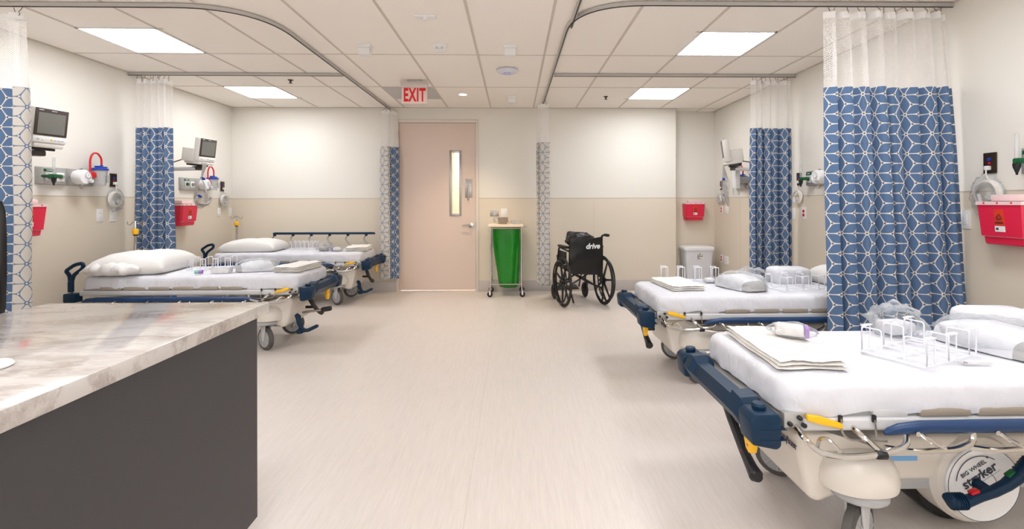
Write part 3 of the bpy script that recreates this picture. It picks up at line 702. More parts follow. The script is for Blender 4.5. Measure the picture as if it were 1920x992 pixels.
# the far rail of the corner bed stands up
for k in kids(BL2):
    if k.name.startswith('side_rail'):
        arm = kids(k)[0].data.vertices[0].co.y
        if arm < 0:
            for c in kids(k): bpy.data.objects.remove(c)
            bpy.data.objects.remove(k)
r = MB(); y = -.365
r.tube([(.02, y, .84), (.03, y, .848), (.06, y, .85), (1.38, y, .85), (1.40, y, .845)], [.01, .014, .016, .016, .014], 10)
ro = r.obj('side_rail', 'navy', BL2)
for k in range(6):
    x = .14+k*.248; a = MB(); a.box((x, y, .832), (.035, .03, .04), None, .008, m=1)
    a.tube(fil([(x, y, .83), (x+.035, y, .78), (x+.025, y, .75), (x-.06, y, .655), (x-.065, y, .53)], .03, 4), .0095, 8); a.obj('rail_arm', ['steel', 'navy'], ro)
def iv_pole(bed):
    p = MB(); x, y = 1.905, -.385
    p.tube([(x, y, .47), (x, y, .98)], .0125, 12); p.tube([(x, y, .97), (x, y, 1.09)], .009, 10)
    for s in (-1, 1): p.tube(fil([(x, y, 1.085), (x+s*.02, y, 1.085), (x+s*.055, y, 1.05), (x+s*.075, y, 1.055), (x+s*.078, y, 1.085)], .02), .0045, 8)
    o = p.obj('iv_pole', 'chrome', bed)
    MB().lathe([(.014, .955), (.026, .96), (.028, .98), (.028, 1.005), (.024, 1.012), (.012, 1.015)], (x, y, 0), 'z', 14).obj('yellow_collar', 'yellow', o)
    MB().lathe([(.018, .945), (.02, .956), (.012, .958)], (x, y, 0), 'z', 14).obj('lower_collar', 'black', o)
    MB().bx(x-.03, x+.03, y-.03, y+.05, .44, .49, bev=.006).obj('pole_socket', 'black', bed)
iv_pole(BL1); iv_pole(BL2)
for b_ in (BL1, BL2):
    q = MB(); q.tube([(.088, .17, .285), (.07, .17, .265), (.055, .17, .20), (.03, .17, .14), (-.02, .165, .145), (-.085, .155, .175), (-.10, .152, .18)], [.016, .024, .019, .021, .017, .016, .010], 10)
    q.bx(.02, .07, .13, .21, .12, .16, bev=.01); q.obj('pump_pedal', 'navy', b_)
l = MB(); l.tube([(.06, .1, .285), (-.13, .12, .315)], .011, 10, m=0); l.box((-.16, .123, .32), (.09, .045, .04), Matrix.Rotation(.15, 3, 'Y'), .01, m=1); l.obj('pump_lever', ['steel', 'black'], BL1)

# ------------------------------------------------------------------ bedding and supplies
def pillow(label, c, a, b, h, rotz, seed, tilt=0.):
    mb = MB(); n = 28; top = []; bot = []
    for i in range(n+1):
        rt, rb = [], []
        for j in range(n+1):
            u, v = -1+2*i/n, -1+2*j/n
            e = max(0., (1-u**4)*(1-v**4)); px = a*u*(1-.07*(1-abs(v)**3)*abs(u)**2*1.0); py = b*v*(1-.07*(1-abs(u)**3)*abs(v)**2)
            z = e**.55; nz = noise.noise((u*2.2+seed, v*2.2, seed))*.14+abs(noise.noise((u*4+seed, v*4, 2)))*.10*(1-.5*u)
            edge = 1-e**.3
            rt.append(mb.b.verts.new((px, py, h*.38+h*.62*z*(1+nz)+edge*nz*h*.6 - edge*h*.16)))
            bd = (i in (0, n) or j in (0, n))
            rb.append(rt[-1] if bd else mb.b.verts.new((px, py, h*.22-h*.22*min(1, z*1.6))))
        top.append(rt); bot.append(rb)
    for G, fl in ((top, 0), (bot, 1)):
        for i in range(n):
            for j in range(n):
                q = [G[i][j], G[i+1][j], G[i+1][j+1], G[i][j+1]]
                mb.b.faces.new(q[::-1] if fl else q)
    return tag(mb.obj('pillow', 'pillow', None, loc=c, rot=(tilt, 0, rotz), ang=2), label, 'pillow', 'white pillows on the beds')
ZT = .655
big_pillow = pillow('large plump white pillow on the bed behind the stone counter', (-3.33, 4.40, ZT), .31, .35, .175, .16, 1.)
hm = MB(); R_ = []
for i in range(25):                                           # open end of the pillowcase, bunched in soft folds
    q = i/24; x = -.27+.40*q; ring = []
    for j in range(14):
        a = 2*PI*j/14; k = 1+.45*noise.noise((q*7, math.cos(a)*1.6, math.sin(a)*1.6))+.18*math.sin(q*26+a*2)
        r_ = (.050+.012*math.sin(q*PI))*min(1, .35+4*q, .35+4*(1-q)); ring.append((x, -.325+.02*math.sin(q*5)+r_*k*1.15*math.cos(a), max(.004, .052+r_*k*.85*math.sin(a))))
    R_.append(ring)
hm.loft(R_).obj('pillowcase_hem', 'pillow', big_pillow, ang=2)
pillow('white pillow at the head of the far left corner bed', (-3.32, 6.2, ZT), .35, .25, .15, .05, 5.)
pillow('white pillow at the right picture edge on the nearest right bed', (2.545, 1.93, ZT), .22, .30, .16, .1, 9.)
pillow('white pillow half hidden by the big curtain on the second right bed', (2.60, 3.56, ZT-.03), .24, .30, .15, 0, 13.)
def flat_pillow(label, c, rz):
    mb = MB(); R = []
    for k, z in ((.93, .0), (1, .02), (1., .085), (.96, .105), (.86, .115), (.4, .12), (.02, .121)):
        R.append([(x*k, y*k, z+.004*noise.noise((x*8, y*8, 2))) for x, y in rrect(-.15, .15, -.11, .11, .07, 6)])
    mb.loft(R); tag(mb.obj('folded_blanket', 'sheet', None, loc=c, rot=(0, 0, rz), ang=1), label, 'blanket', 'folded white blankets')
flat_pillow('thick folded white blanket at the far side of the nearest right bed', (2.20, 2.13, ZT), -.05)
flat_pillow('thick folded white blanket at the far side of the second right bed', (2.19, 3.765, ZT-.03), -.05)
def towel(label, c, rz, w, d, layers=3, seed=0):
    mb = MB(); th = .013; nx, ny = 26, 30
    for k in range(layers):
        G = ([], [])
        for i in range(nx+1):
            rt, rb = [], []
            for j in range(ny+1):
                u, v = -1+2*i/nx, -1+2*j/ny
                edge = (1-abs(u)**14)*(1-abs(v)**14)
                x = u*w/2*(1+.02*math.sin(v*5+k+seed))+.004*k; y = v*d/2*(1-.012*k)+.006*math.sin(u*4+seed+k)
                wv = .007*noise.noise((u*1.8+seed, v*1.8, 1.5))+.003*noise.noise((u*6+seed, v*6, 4)); wv = max(wv, -.004)*(k+1)/layers
                zc = th*(k+.5)+(wv if k else abs(wv)*.3)
                hh = th*.52*max(.05, edge)**.5
                rt.append(mb.b.verts.new((x, y, zc+hh)))
                rb.append(rt[-1] if i in (0, nx) or j in (0, ny) else mb.b.verts.new((x, y, max(.0005, zc-hh))))
            G[0].append(rt); G[1].append(rb)
        for g_, fl in ((G[0], 0), (G[1], 1)):
            for i in range(nx):
                for j in range(ny):
                    q = [g_[i][j], g_[i+1][j], g_[i+1][j+1], g_[i][j+1]]; mb.b.faces.new(q[::-1] if fl else q)
    tag(mb.obj('folded_towel', 'towel', None, loc=c, rot=(0, 0, rz), ang=1.2), label, 'towel', 'folded white towels on the beds')
towel('folded white towel across the foot of the nearest right bed', (1.085, 1.935, ZT), -.06, .25, .50, 3, 1)
towel('folded white towel on the foot of the second right bed', (1.235, 3.61, ZT-.03), .10, .25, .44, 3, 2)
towel('folded white towel on the foot of the bed behind the counter', (-1.97, 4.43, ZT), PI-.1, .22, .46, 4, 3)
towel('folded white towel on the foot of the far left corner bed', (-2.01, 6.27, ZT), PI+.1, .26, .44, 4, 4)
def rack(label, c, rz, L=.34, W=.2, n=3, hh=.10):
    mb = MB(); r = .0028
    def U(p, q, h): mb.tube(fil([p, (p[0], p[1], h), (q[0], q[1], h), q], .012, 3), r, 6)
    z = .004
    mb.tube(fil([(-L/2, -W/2, z), (L/2, -W/2, z), (L/2, W/2, z), (-L/2, W/2, z), (-L/2, -W/2+.001, z)], .012, 3), r, 6)
    mb.tube([(-L/2, 0, z), (L/2, 0, z)], r, 6)
    for k in range(n):
        x = -L/2+.012+k*(L-.03)/(n-1)*.92; s = (L/(n-1))*.30
        mb.tube([(x, -W/2, z), (x, W/2, z)], r, 6); mb.tube([(x+s, -W/2, z), (x+s, W/2, z)], r, 6)
        for y in (-W/2, W/2):
            U((x, y, z), (x+s, y, z), hh); U((x, y*.35, z), (x, y, z), hh*.96)
            mb.bx(min(x, x+s), max(x, x+s), y*.98-.009, y*.98+.009, hh-.002, hh+.002)
    tag(mb.obj('wire_rack', 'wire', None, loc=c, rot=(0, 0, rz), ang=1.2), label, 'wire rack', 'white wire racks on the beds')
ZS = ZT+.004
rack('white wire rack in the middle of the nearest right bed', (1.60, 1.86, ZS), .42, .36, .22, 3, .105)
rack('white wire rack by the towel on the second right bed', (1.42, 3.845, ZS-.03), -.12, .46, .075, 4, .11)
rack('white wire rack near the pillow on the second right bed', (2.06, 3.47, ZS-.03), .25, .34, .2, 3, .10)
rack('white wire rack next to the large pillow behind the counter', (-2.80, 4.50, ZS), .25, .36, .2, 4, .10)
rack('white wire rack with many bars on the far left corner bed', (-2.76, 6.40, ZS), .0, .38, .14, 7, .10)
def blob(mb, c, d, seed, amp=.25, nu=26, nv=16, m=0, flat=True):
    R = []
    for i in range(nv+1):
        th = PI*(i+.02)/(nv+.04); ring = []
        for j in range(nu):
            ph = 2*PI*j/nu; p = Vector((math.sin(th)*math.cos(ph), math.sin(th)*math.sin(ph), -math.cos(th)))
            k = 1+amp*(noise.noise(p*2.2+Vector((seed, 0, 0)))+.5*noise.noise(p*5+Vector((seed, 2, 0))))
            q = Vector((p.x*d[0]*k, p.y*d[1]*k, p.z*d[2]*k)); z = c[2]+q.z
            ring.append((c[0]+q.x, c[1]+q.y, max(z, .001) if flat else z))
        R.append(ring)
    mb.loft(R, m); return mb
def bedpan(label, c, rz, s=1., g=None):
    """pale rounded wedge basin in a loose clear bag"""
    t = thing('wrapped_basin', label, 'basin', c, rz, 'pale basins in clear plastic bags')
    mb = MB(); R = []
    for x, hh, w in ((-.17, .05, .09), (-.155, .085, .105), (-.05, .105, .115), (.06, .098, .115), (.13, .075, .11)):
        ring = [(x*s, -w*s, 0.)]+[(x*s+(.03*s*(1-abs(math.cos(a)))), -w*s*math.cos(a)**.6 if math.cos(a) > 0 else w*s*(-math.cos(a))**.6, hh*s*max(.08, math.sin(a))**.55) for a in [PI*(i+.5)/14 for i in range(14)]]+[(x*s, w*s, 0.)]
        R.append(ring)
    mb.loft(R); mb.obj('basin', 'basin', t, ang=.8)
    mb = MB(); R2 = []
    for x, hh, w in ((.128, .0745, .1085), (.16, .055, .104), (.178, .006, .098)):
        R2.append([(x*s, -w*s, 0.002)]+[(x*s+(.03*s*(1-abs(math.cos(a)))), -w*s*math.cos(a)**.6 if math.cos(a) > 0 else w*s*(-math.cos(a))**.6, hh*s*max(.08, math.sin(a))**.55) for a in [PI*(i+.5)/14 for i in range(14)]]+[(x*s, w*s, 0.002)])
    mb.loft(R2); mb.obj('basin_end', 'basingrey', t, ang=.8)
    blob(MB(), (.01*s, 0, .055*s), (.21*s, .145*s, .072*s), c[0]*3, .16).obj('clear_bag', 'film', t, ang=2)
bedpan('pale basin in a shiny clear bag beside the pillow on the nearest right bed', (1.98, 1.93, ZS), -1.35, 1.0)
bedpan('pale basin in a clear bag in the middle of the second right bed', (1.68, 3.51, ZS-.03), -1.25, .95)
bedpan('pale basin in a clear bag on the bed behind the counter', (-2.31, 4.36, ZS), PI+.35, .85)
def bag(label, c, d, seed, rz=0., core=None, col='basin'):
    t = thing('clear_plastic_bag', label, 'plastic bag', c, rz, 'crumpled clear bags with supplies')
    blob(MB(), (0, 0, d[2]*.8), d, seed, .38).obj('film', 'film', t, ang=2)
    if core: MB().bx(-core[0], core[0], -core[1], core[1], .004, core[2], bev=.012).obj('contents', col, t)
bag('crumpled clear bag behind the wire rack on the nearest right bed', (1.74, 2.14, ZS), (.11, .10, .075), 4, .1, (.06, .05, .06))
bag('crumpled clear bag behind the basin on the second right bed', (1.90, 3.78, ZS-.03), (.13, .10, .06), 9, 0, (.08, .05, .05))
bag('crumpled clear bag with a grey dish on the far left corner bed', (-2.41, 6.12, ZS), (.10, .09, .065), 15, 0, (.05, .05, .05), 'basingrey')
def wipes(label, c, rz, s=1.):
    t = thing('wrapped_pack', label, 'pack', c, rz, 'small wrapped packs with purple ends')
    MB().bx(-.07*s, .045*s, -.04*s, .04*s, .004, .05*s, bev=.014).obj('wrapped_contents', 'paper', t)
    mb = MB(); mb.bx(.0455*s, .062*s, -.041*s, .041*s, .004, .050*s, bev=.006); mb.obj('purple_end', 'purple', t)
    blob(MB(), (0, 0, .026*s), (.095*s, .055*s, .036*s), c[0]*7, .2).obj('clear_wrap', 'film', t, ang=2)
wipes('clear wrapped pack with purple end lying on the nearest folded towel', (1.165, 1.97, ZT+.046), -.5, .95)
wipes('small clear pack with purple end beside the towel on the second right bed', (1.555, 3.74, ZS-.03), .1, .7)
wipes('small clear pack with purple end on the far left corner bed', (-2.24, 6.08, ZS), PI, .9)
t = thing('specimen_jar', 'small jar with purple and mint ends lying by the wire rack', 'jar', (-2.70, 4.15, ZS), .3, None); t.scale = (.62, .62, .62)
MB().lathe([(.026, 0), (.028, .01), (.028, .045), (.02, .05)], (0, 0, .028), 'x', 18).obj('purple_body', 'purple', t); MB().lathe([(.024, -.05), (.026, -.04), (.026, -.001)], (0, 0, .028), 'x', 18).obj('mint_cap', 'teal', t)
t = thing('clear_tray', 'low clear plastic tray near the rack on the bed behind the counter', 'tray', (-2.55, 4.22, ZS), .1)
g = MB(); g.loft([[(x*.9, y*.9, .002) for x, y in rrect(-.08, .08, -.055, .055, .02)], [(x, y, .045) for x, y in rrect(-.08, .08, -.055, .055, .02)], [(x*1.08, y*1.08, .047) for x, y in rrect(-.08, .08, -.055, .055, .02)]], caps=False); g.bx(-.07, .07, -.048, .048, .001, .004); g.obj('tray_shell', 'haze', t)
t = thing('paper_slip', 'small clear slip with a clip in front of the wire rack', 'slip', (1.71, 1.73, ZS+.001), -.1)
MB().loft([[(x, y, .001) for x, y in ((-.05, -.012), (.05, -.006), (.06, .0), (.05, .008), (-.05, .014))], [(x, y, .004) for x, y in ((-.05, -.012), (.05, -.006), (.06, .0), (.05, .008), (-.05, .014))]]).obj('slip_film', 'haze', t); MB().lathe([(.006, .002), (.006, .008), (.001, .009)], (-.035, 0, 0), 'z', 10).obj('clip', 'grey', t)

# ------------------------------------------------------------------ stone topped counter
t = thing('nurse_counter', 'grey counter with a pale veined stone top in the left foreground', 'counter', (-1.34, .6, 0))
MB().bx(-.42, .406, -1.3, 1.242, .842, .885, bev=.003).obj('countertop', 'marble', t)
MB().bx(-.40, .396, -1.28, 1.175, .11, .842, bev=.001).obj('side_panel', 'charcoal', t, smooth=False)
MB().bx(-.28, .20, -1.2, 1.02, 0, .11).obj('toe_kick', 'black', t)
tag(MB().lathe([(.001, .001), (.048, .001), (.05, .004), (.046, .009), (.02, .012), (.001, .0125)], seg=32).obj('round_coaster', 'white', None, loc=(-1.212, 1.118, .885)), 'small round white disc on the stone counter at the left edge', 'coaster')
t = thing('office_chair', 'black office chair behind the counter at the left picture edge', 'chair', (-2.80, 2.55, 0), -.2)
R = []
for k, z in ((.9, .70), (.97, .73), (1., .9), (1., 1.1), (.97, 1.22), (.88, 1.275)): R.append([(.235*k*x, .03*y-.05+.18*abs(x)**2*.1, z) for x, y in [(math.copysign(abs(math.cos(a))**.45, math.cos(a)), math.copysign(abs(math.sin(a))**.6, math.sin(a))) for a in [2*PI*i/28 for i in range(28)]]])
MB().loft(R).obj('backrest', 'vinyl', t, ang=.8)
MB().lathe([(.20, .44), (.235, .455), (.24, .49), (.22, .515), (.001, .52)], (0, .2, 0), 'z', 28).obj('seat', 'vinyl', t); MB().bx(-.03, .03, -.06, -.02, .46, .85, bev=.01).bx(-.03, .03, -.05, .2, .435, .46, bev=.008).obj('back_support', 'black', t)
MB().lathe([(.03, .08), (.03, .44)], (0, .2, 0), 'z', 14).obj('gas_column', 'chrome', t)
for k in range(5):
    a = 2*PI*k/5+.3; q = MB(); q.tube([(0, .2, .10), (.27*math.cos(a), .2+.27*math.sin(a), .075)], [.024, .016], 8); lo = q.obj('base_leg', 'black', t)
    MB().lathe([(.006, -.022), (.028, -.02), (.028, .02), (.006, .022)], (.27*math.cos(a), .2+.27*math.sin(a), .029), 'x', 14).obj('caster', 'tyre', lo)

# ------------------------------------------------------------------ wall equipment (local frame: x along the wall, y out of the wall is -y, z up)
def on_left(y, z): return dict(loc=(XL+.005, y, z), rotz=PI/2)     # local -y points to +X
def on_right(y, z): return dict(loc=(XR-.005, y, z), rotz=-PI/2)
def on_back(x, z, y=YB-.005): return dict(loc=(x, y, z), rotz=0.)
def sharps(label, **k):
    t = thing('sharps_container', label, 'sharps container', k['loc'], k['rotz'], 'red wall sharps containers')
    b = MB()
    def ring(w, d, z): return [(x, y, z) for x, y in ((-w, 0), (-w, -d+.02), (-w+.02, -d), (w-.02, -d), (w, -d+.02), (w, 0))]
    b.loft([ring(.124, .105, 0), ring(.128, .115, .008), ring(.131, .12, .05), ring(.137, .132, .052), ring(.145, .15, .235), ring(.145, .15, .24)])
    b.obj('box', 'sharps', t)
    MB().tube([(-.128, -.121, .05), (.128, -.121, .05)], .0022, 6).obj('fill_line', 'sharpslid', t)
    l = MB(); l.loft([[(x*1.02, y*1.03, .238) for x, y, _ in ring(.148, .152, 0)], [(x*1.02, y*1.03, .258) for x, y, _ in ring(.148, .152, 0)]]); l.bx(-.09, .10, -.11, -.02, .258, .30, bev=.012)
    for x in (-.08, 0, .08): l.lathe([(.006, -.158), (.006, -.156)], (x, 0, .249), 'y', 8, m=1)
    l.obj('lid', ['sharpslid', 'sharps'], t)
    lb = MB().box((.0, -.1445, .165), (.056, .002, .094), Matrix.Rotation(math.radians(5.5), 3, 'X'), 0).obj('hazard_label', 'label', t)
    s = MB(); c = Vector((0, -.1468, .165))
    for k in range(3):
        a = PI/2+2*PI*k/3; cc = c+Vector((.0095*math.cos(a), 0, .0095*math.sin(a)))
        s.tube([cc+Vector((.0085*math.cos(a+q), -.0008, .0085*math.sin(a+q))) for q in [-2.5+5.0*i/14 for i in range(15)]], .0017, 4)
    s.tube([c+Vector((.011*math.cos(q), 0, .011*math.sin(q))) for q in [2*PI*i/16 for i in range(16)]], .0011, 4, True)
    s.bx(-.024, .024, -.1455, -.1435, .129, .133); s.bx(-.02, .02, -.1455, -.1435, .137, .1395)
    s.obj('hazard_symbol', 'ink', lb)
    MB().box((0, -.1385, .097), (.058, .002, .034), Matrix.Rotation(math.radians(5.5), 3, 'X')).bx(-.022, -.008, -.1402, -.139, .09, .104, m=1).obj('white_label', ['paper', 'inkgrey'], t, smooth=False)
sharps('red sharps container on the left wall beside the left edge curtain', **on_left(3.87, 1.0)); sharps('red sharps container on the left wall over the far corner bed', **on_left(5.74, 1.0))
sharps('red sharps container on the right wall, nearest the viewer', **on_right(2.735, 1.005)); sharps('red sharps container on the alcove wall above the white bin', **on_back(2.655, 1.0, YA-.003))
def outlet(label, kind, w=.07, h=.115, **k):
    t = thing('wall_outlet' if kind != 'switch' else 'wall_switch', label, 'outlet' if kind != 'switch' else 'switch', k['loc'], k['rotz'], 'wall outlets and switches')
    MB().bx(-w/2, w/2, -.006, .001, -h/2, h/2, bev=.002).obj('cover_plate', {'steel': 'steel'}.get(kind, 'outlet'), t)
    if kind == 'switch': MB().bx(-.016, .016, -.011, -.005, -.033, .033, bev=.002).obj('rocker', 'outlet', t)
    else:
        for z in (-.02, .02):
            MB().lathe([(.001, -.0095), (.0155, -.009), (.0165, -.005)], (0, 0, z), 'y', 16).obj('receptacle', 'red' if kind == 'red' else ('steel' if kind == 'steel' else 'outlet'), t)
            s = MB()
            for x in (-.006, .006): s.bx(x-.001, x+.001, -.0102, -.009, z-.002, z+.006)
            if kind != 'red': s.obj('slots', 'inkgrey', t, smooth=False)
            else: s.b.free()
    return t
outlet('white duplex outlet on the left wall below the suction canister', 'white', .075, .125, **on_left(4.67, 1.15)); outlet('white wall switch under the coiled cord, left wall near bay', 'switch', .075, .125, **on_left(4.825, 1.148))
outlet('white duplex outlet on the left wall above the far corner bed', 'white', **on_left(6.52, 1.145)); outlet('white wall switch close to the far left room corner', 'switch', **on_left(6.775, 1.145))
outlet('outlet with red sockets between the two right curtains', 'red', .075, .125, **on_right(4.85, 1.15)); outlet('white plate peeking out beside the middle right curtain', 'switch', .07, .12, **on_right(5.03, 1.14))
outlet('outlet with red sockets on the right wall above the bin', 'red', **on_right(6.80, 1.155)); outlet('white wall switch right of the upper red outlet', 'switch', .11, .115, **on_right(6.62, 1.155))
outlet('low outlet with red sockets on the right wall beside the bin', 'red', **on_right(6.80, .455)); outlet('low white plate right of the low red outlet', 'white', .12, .115, **on_right(6.64, .45))
outlet('white plate at the right edge of the big near curtain', 'switch', .075, .125, **on_right(3.09, 1.145))
outlet('small steel outlet plate on the back wall over the hamper', 'steel', .122, .078, **on_back(-.278, 1.112)); outlet('white wall switch on the back wall over the hamper', 'switch', .088, .12, **on_back(-.14, 1.12))
def coil(label, r=.075, film=True, plug=True, **k):
    """nurse call plate with a coiled white cord hanging in a clear bag"""
    t = thing('nurse_call_plate', label, 'call plate', k['loc'], k['rotz'], 'brown call plates with coiled cords')
    MB().bx(-.04, .04, -.008, .001, -.065, .065, bev=.002).obj('plate', 'brown', t)
    MB().lathe([(.001, -.016), (.010, -.015), (.011, -.008)], (0, 0, .022), 'y', 14).obj('blue_button', 'blue', t); MB().lathe([(.001, -.013), (.008, -.012), (.009, -.008)], (0, 0, -.002), 'y', 12).obj('red_button', 'red', t)
    MB().bx(-.012, .012, -.035, -.008, -.045, -.018, bev=.003).obj('plug', 'white', t)
    c = MB(); cz = -.19; cx = .0
    c.tube(fil([(0, -.03, -.04), (0, -.03, -.08), (.012, -.028, cz+r+.005), (.03, -.026, cz+r-.012)], .02), .0042, 6)
    for q in range(4): c.tube([(cx+(r-.004*q)*math.cos(a), -.018-.006*q+.003*math.sin(a*3+q), cz+(r-.003*q)*.96*math.sin(a)) for a in [2*PI*i/30 for i in range(30)]], .0058, 6, True)
    co = c.obj('coiled_cord', 'wcable', t)
    MB().tube([(-.05, -.03, cz-.005), (-.03, -.034, cz-.055)], .011, 8).obj('cord_end', 'white', co)
    MB().box((.02, -.034, cz-.02), (.04, .003, .036), Matrix.Rotation(.5, 3, 'Y')).obj('paper_tag', 'paper', co)
    if film: blob(MB(), (-.005, -.03, cz-.005), (r*1.25, .026, r*1.45), r*40, .22, flat=False).obj('clear_bag', 'film', co, ang=2)
coil('brown call plate and coiled cord on the left wall right of the blue-lidded canister', .078, **on_left(4.825, 1.495)); coil('brown call plate and coiled cord on the right wall above the nearest sharps box', .085, **on_right(2.925, 1.505))
coil('call plate and coiled cord on the left wall in the far bay', .075, **on_left(6.60, 1.495)); coil('call plate with cord on the right wall near the alcove', .05, **on_right(6.80, 1.505)); coil('coiled white cord hanging beside the middle right curtain', .075, film=False, **on_right(4.93, 1.505))

def gas_panel(label, canister=True, **k):
    t = thing('gas_outlet_panel', label, 'gas panel', k['loc'], k['rotz'], 'metal medical gas panels')
    b = MB()
    for x0, x1 in ((-.265, -.01), (.01, .265)):
        b.prism([(x0, 0), (x0+.025, -.035), (x1-.025, -.035), (x1, 0)], 'z', -.07, .07, bev=.003)
    b.bx(-.27, .27, -.004, .001, -.075, .075)
    b.obj('backplate', 'alum', t)
    for x, g in ((-.19, 1), (-.09, 0), (.075, 0), (.19, 0)):
        o = MB().bx(x-.036, x+.036, -.041, -.034, -.045, .03, bev=.002).obj('outlet_face', 'white' if x > -.15 else 'lgrey', t)
        MB().lathe([(.016, -.058), (.02, -.05), (.021, -.04)], (x, 0, -.005), 'y', 16).lathe([(.001, -.0585), (.008, -.058), (.0158, -.0575)], (x, 0, -.005), 'y', 12).obj('gas_socket', 'green' if g else 'steel', o)
    lb = MB().bx(-.235, -.15, -.039, -.034, .036, .058, bev=.001).obj('green_label', 'green', t); MB().bx(-.215, -.17, -.0395, -.038, .044, .050).obj('label_text', 'inkwhite', lb, smooth=False)
    return t
def flowmeter(label, loc, rotz):
    t = thing('oxygen_flowmeter', label, 'flowmeter', loc, rotz, 'green oxygen flowmeters')
    MB().tube([(0, 0, 0), (0, -.13, 0)], .013, 12).obj('stem', 'green', t); MB().bx(-.02, .055, -.125, -.095, -.016, .016, bev=.006).obj('green_valve', 'green', t)
    MB().lathe([(.010, .0), (.011, .135), (.008, .14)], (0, -.118, .016), 'z', 12).obj('sight_tube', 'cup', t); MB().lathe([(.02, -.015), (.018, -.035), (.006, -.07), (.005, -.08)], (0, -.118, 0), 'z', 12).obj('black_nozzle', 'black', t)
    MB().lathe([(.016, 0), (.016, .018)], (.055, -.11, 0), 'x', 12).obj('knob', 'green', t)
def regulator(label, loc, rotz):
    t = thing('suction_regulator', label, 'regulator', loc, rotz, 'round white suction regulators')
    MB().lathe([(.045, -.06), (.062, -.065), (.066, -.08), (.066, -.135), (.058, -.148), (.001, -.15)], (0, 0, .0), 'y', 28).obj('body', 'white', t)
    g = MB().lathe([(.001, -.158), (.03, -.158), (.033, -.155), (.033, -.147)], (.012, 0, .018), 'y', 24).obj('gauge', 'white', t)
    r = MB(); r.tube([(.012+.027*math.cos(a), -.1585, .018+.027*math.sin(a)) for a in [2*PI*i/24 for i in range(24)]], .0018, 4, True); r.tube([(.012, -.1588, .012), (.020, -.1588, .034)], .0016, 4); r.obj('dial', 'ink', g)
    MB().lathe([(.016, -.178), (.018, -.17), (.018, -.148)], (.03, 0, -.034), 'y', 16).obj('knob', 'lgrey', t); MB().lathe([(.012, -.09), (.012, -.06), (.007, -.105)][::-1], (0, -.105, 0), 'z', 10).obj('lower_port', 'steel', t); MB().lathe([(.01, .06), (.012, .075), (.001, .078)], (0, -.105, 0), 'z', 10).obj('top_screw', 'steel', t)
    MB().tube([(0, 0, 0), (0, -.07, 0)], .018, 12).obj('adapter', 'steel', t)
def canister(label, loc, rotz):
    t = thing('suction_canister', label, 'canister', loc, rotz, 'clear suction canisters with blue lids')
    y = -.10
    MB().lathe([(.001, -.07), (.047, -.07), (.05, -.06), (.062, .075), (.058, .075), (.046, -.058), (.001, -.064)], (0, y, 0), 'z', 28).obj('cup', 'cup', t)
    l = MB(); l.lathe([(.069, .073), (.07, .088), (.06, .094), (.03, .098), (.001, .098)], (0, y, 0), 'z', 28); l.bx(-.03, .0, y-.02, y+.02, .096, .115, bev=.004); l.lathe([(.012, .095), (.012, .125)], (.025, y, 0), 'z', 12); l.bx(.03, .085, y-.008, y+.008, .10, .112, bev=.003)
    l.obj('blue_lid', 'blue', t)
    r = MB(); r.tube(fil([(-.03, y+.0, .10), (-.03, y, .17), (-.065, y, .21), (-.11, y, .20), (-.13, y, .15), (-.13, y, .03)][:0] or [(.025, y, .12), (.025, y, .19), (-.02, y, .235), (-.07, y, .225), (-.095, y, .17), (-.095, y, .01)], .06, 6), .0085, 10); r.obj('red_tube', 'red', t)
    MB().bx(-.115, -.045, y-.02, -.02, -.0, .05, bev=.006).obj('red_bracket', 'red', t)
    MB().bx(.012, .045, y-.061, y-.057, -.045, .03).obj('scale_marks', 'grey', t, smooth=False)
    MB().bx(-.02, .02, -.05, 0, -.01, .06, bev=.004).obj('wall_slide', 'steel', t)
for side, y0 in (('near', 4.325), ('far', 6.03)):
    w_ = 'beside the near monitor' if side == 'near' else 'above the far corner bed'
    gas_panel(f'brushed metal gas panel on the left wall {w_}', **on_left(y0, 1.50))
    if side == 'near': flowmeter('green oxygen flowmeter on the near left gas panel', (XL+.005, y0-.235, 1.495), PI/2)
    regulator(f'round white suction regulator on the left wall {w_}', (XL+.005, y0+.035, 1.50), PI/2)
    canister(f'clear suction canister with blue lid and red tube {w_}', (XL+.005, y0+.225 if side == 'near' else y0+.20, 1.50), PI/2)
gas_panel('metal gas panel on the right wall between the two right curtains', **on_right(4.52, 1.50)); flowmeter('green oxygen flowmeter between the two right curtains', (XR-.005, 4.71, 1.495), -PI/2)
regulator('white suction regulator half hidden by the big right curtain', (XR-.005, 4.44, 1.50), -PI/2)
gas_panel('metal gas panel behind the cables in the far right bay', **on_right(6.05, 1.50)); canister('suction canister with red tube in the far right bay', (XR-.005, 5.98, 1.50), -PI/2)
gas_panel('gas panel on the right wall at the right picture edge', **on_right(2.47, 1.50)); flowmeter('green oxygen valve just at the right picture edge', (XR-.005, 2.66, 1.495), -PI/2)

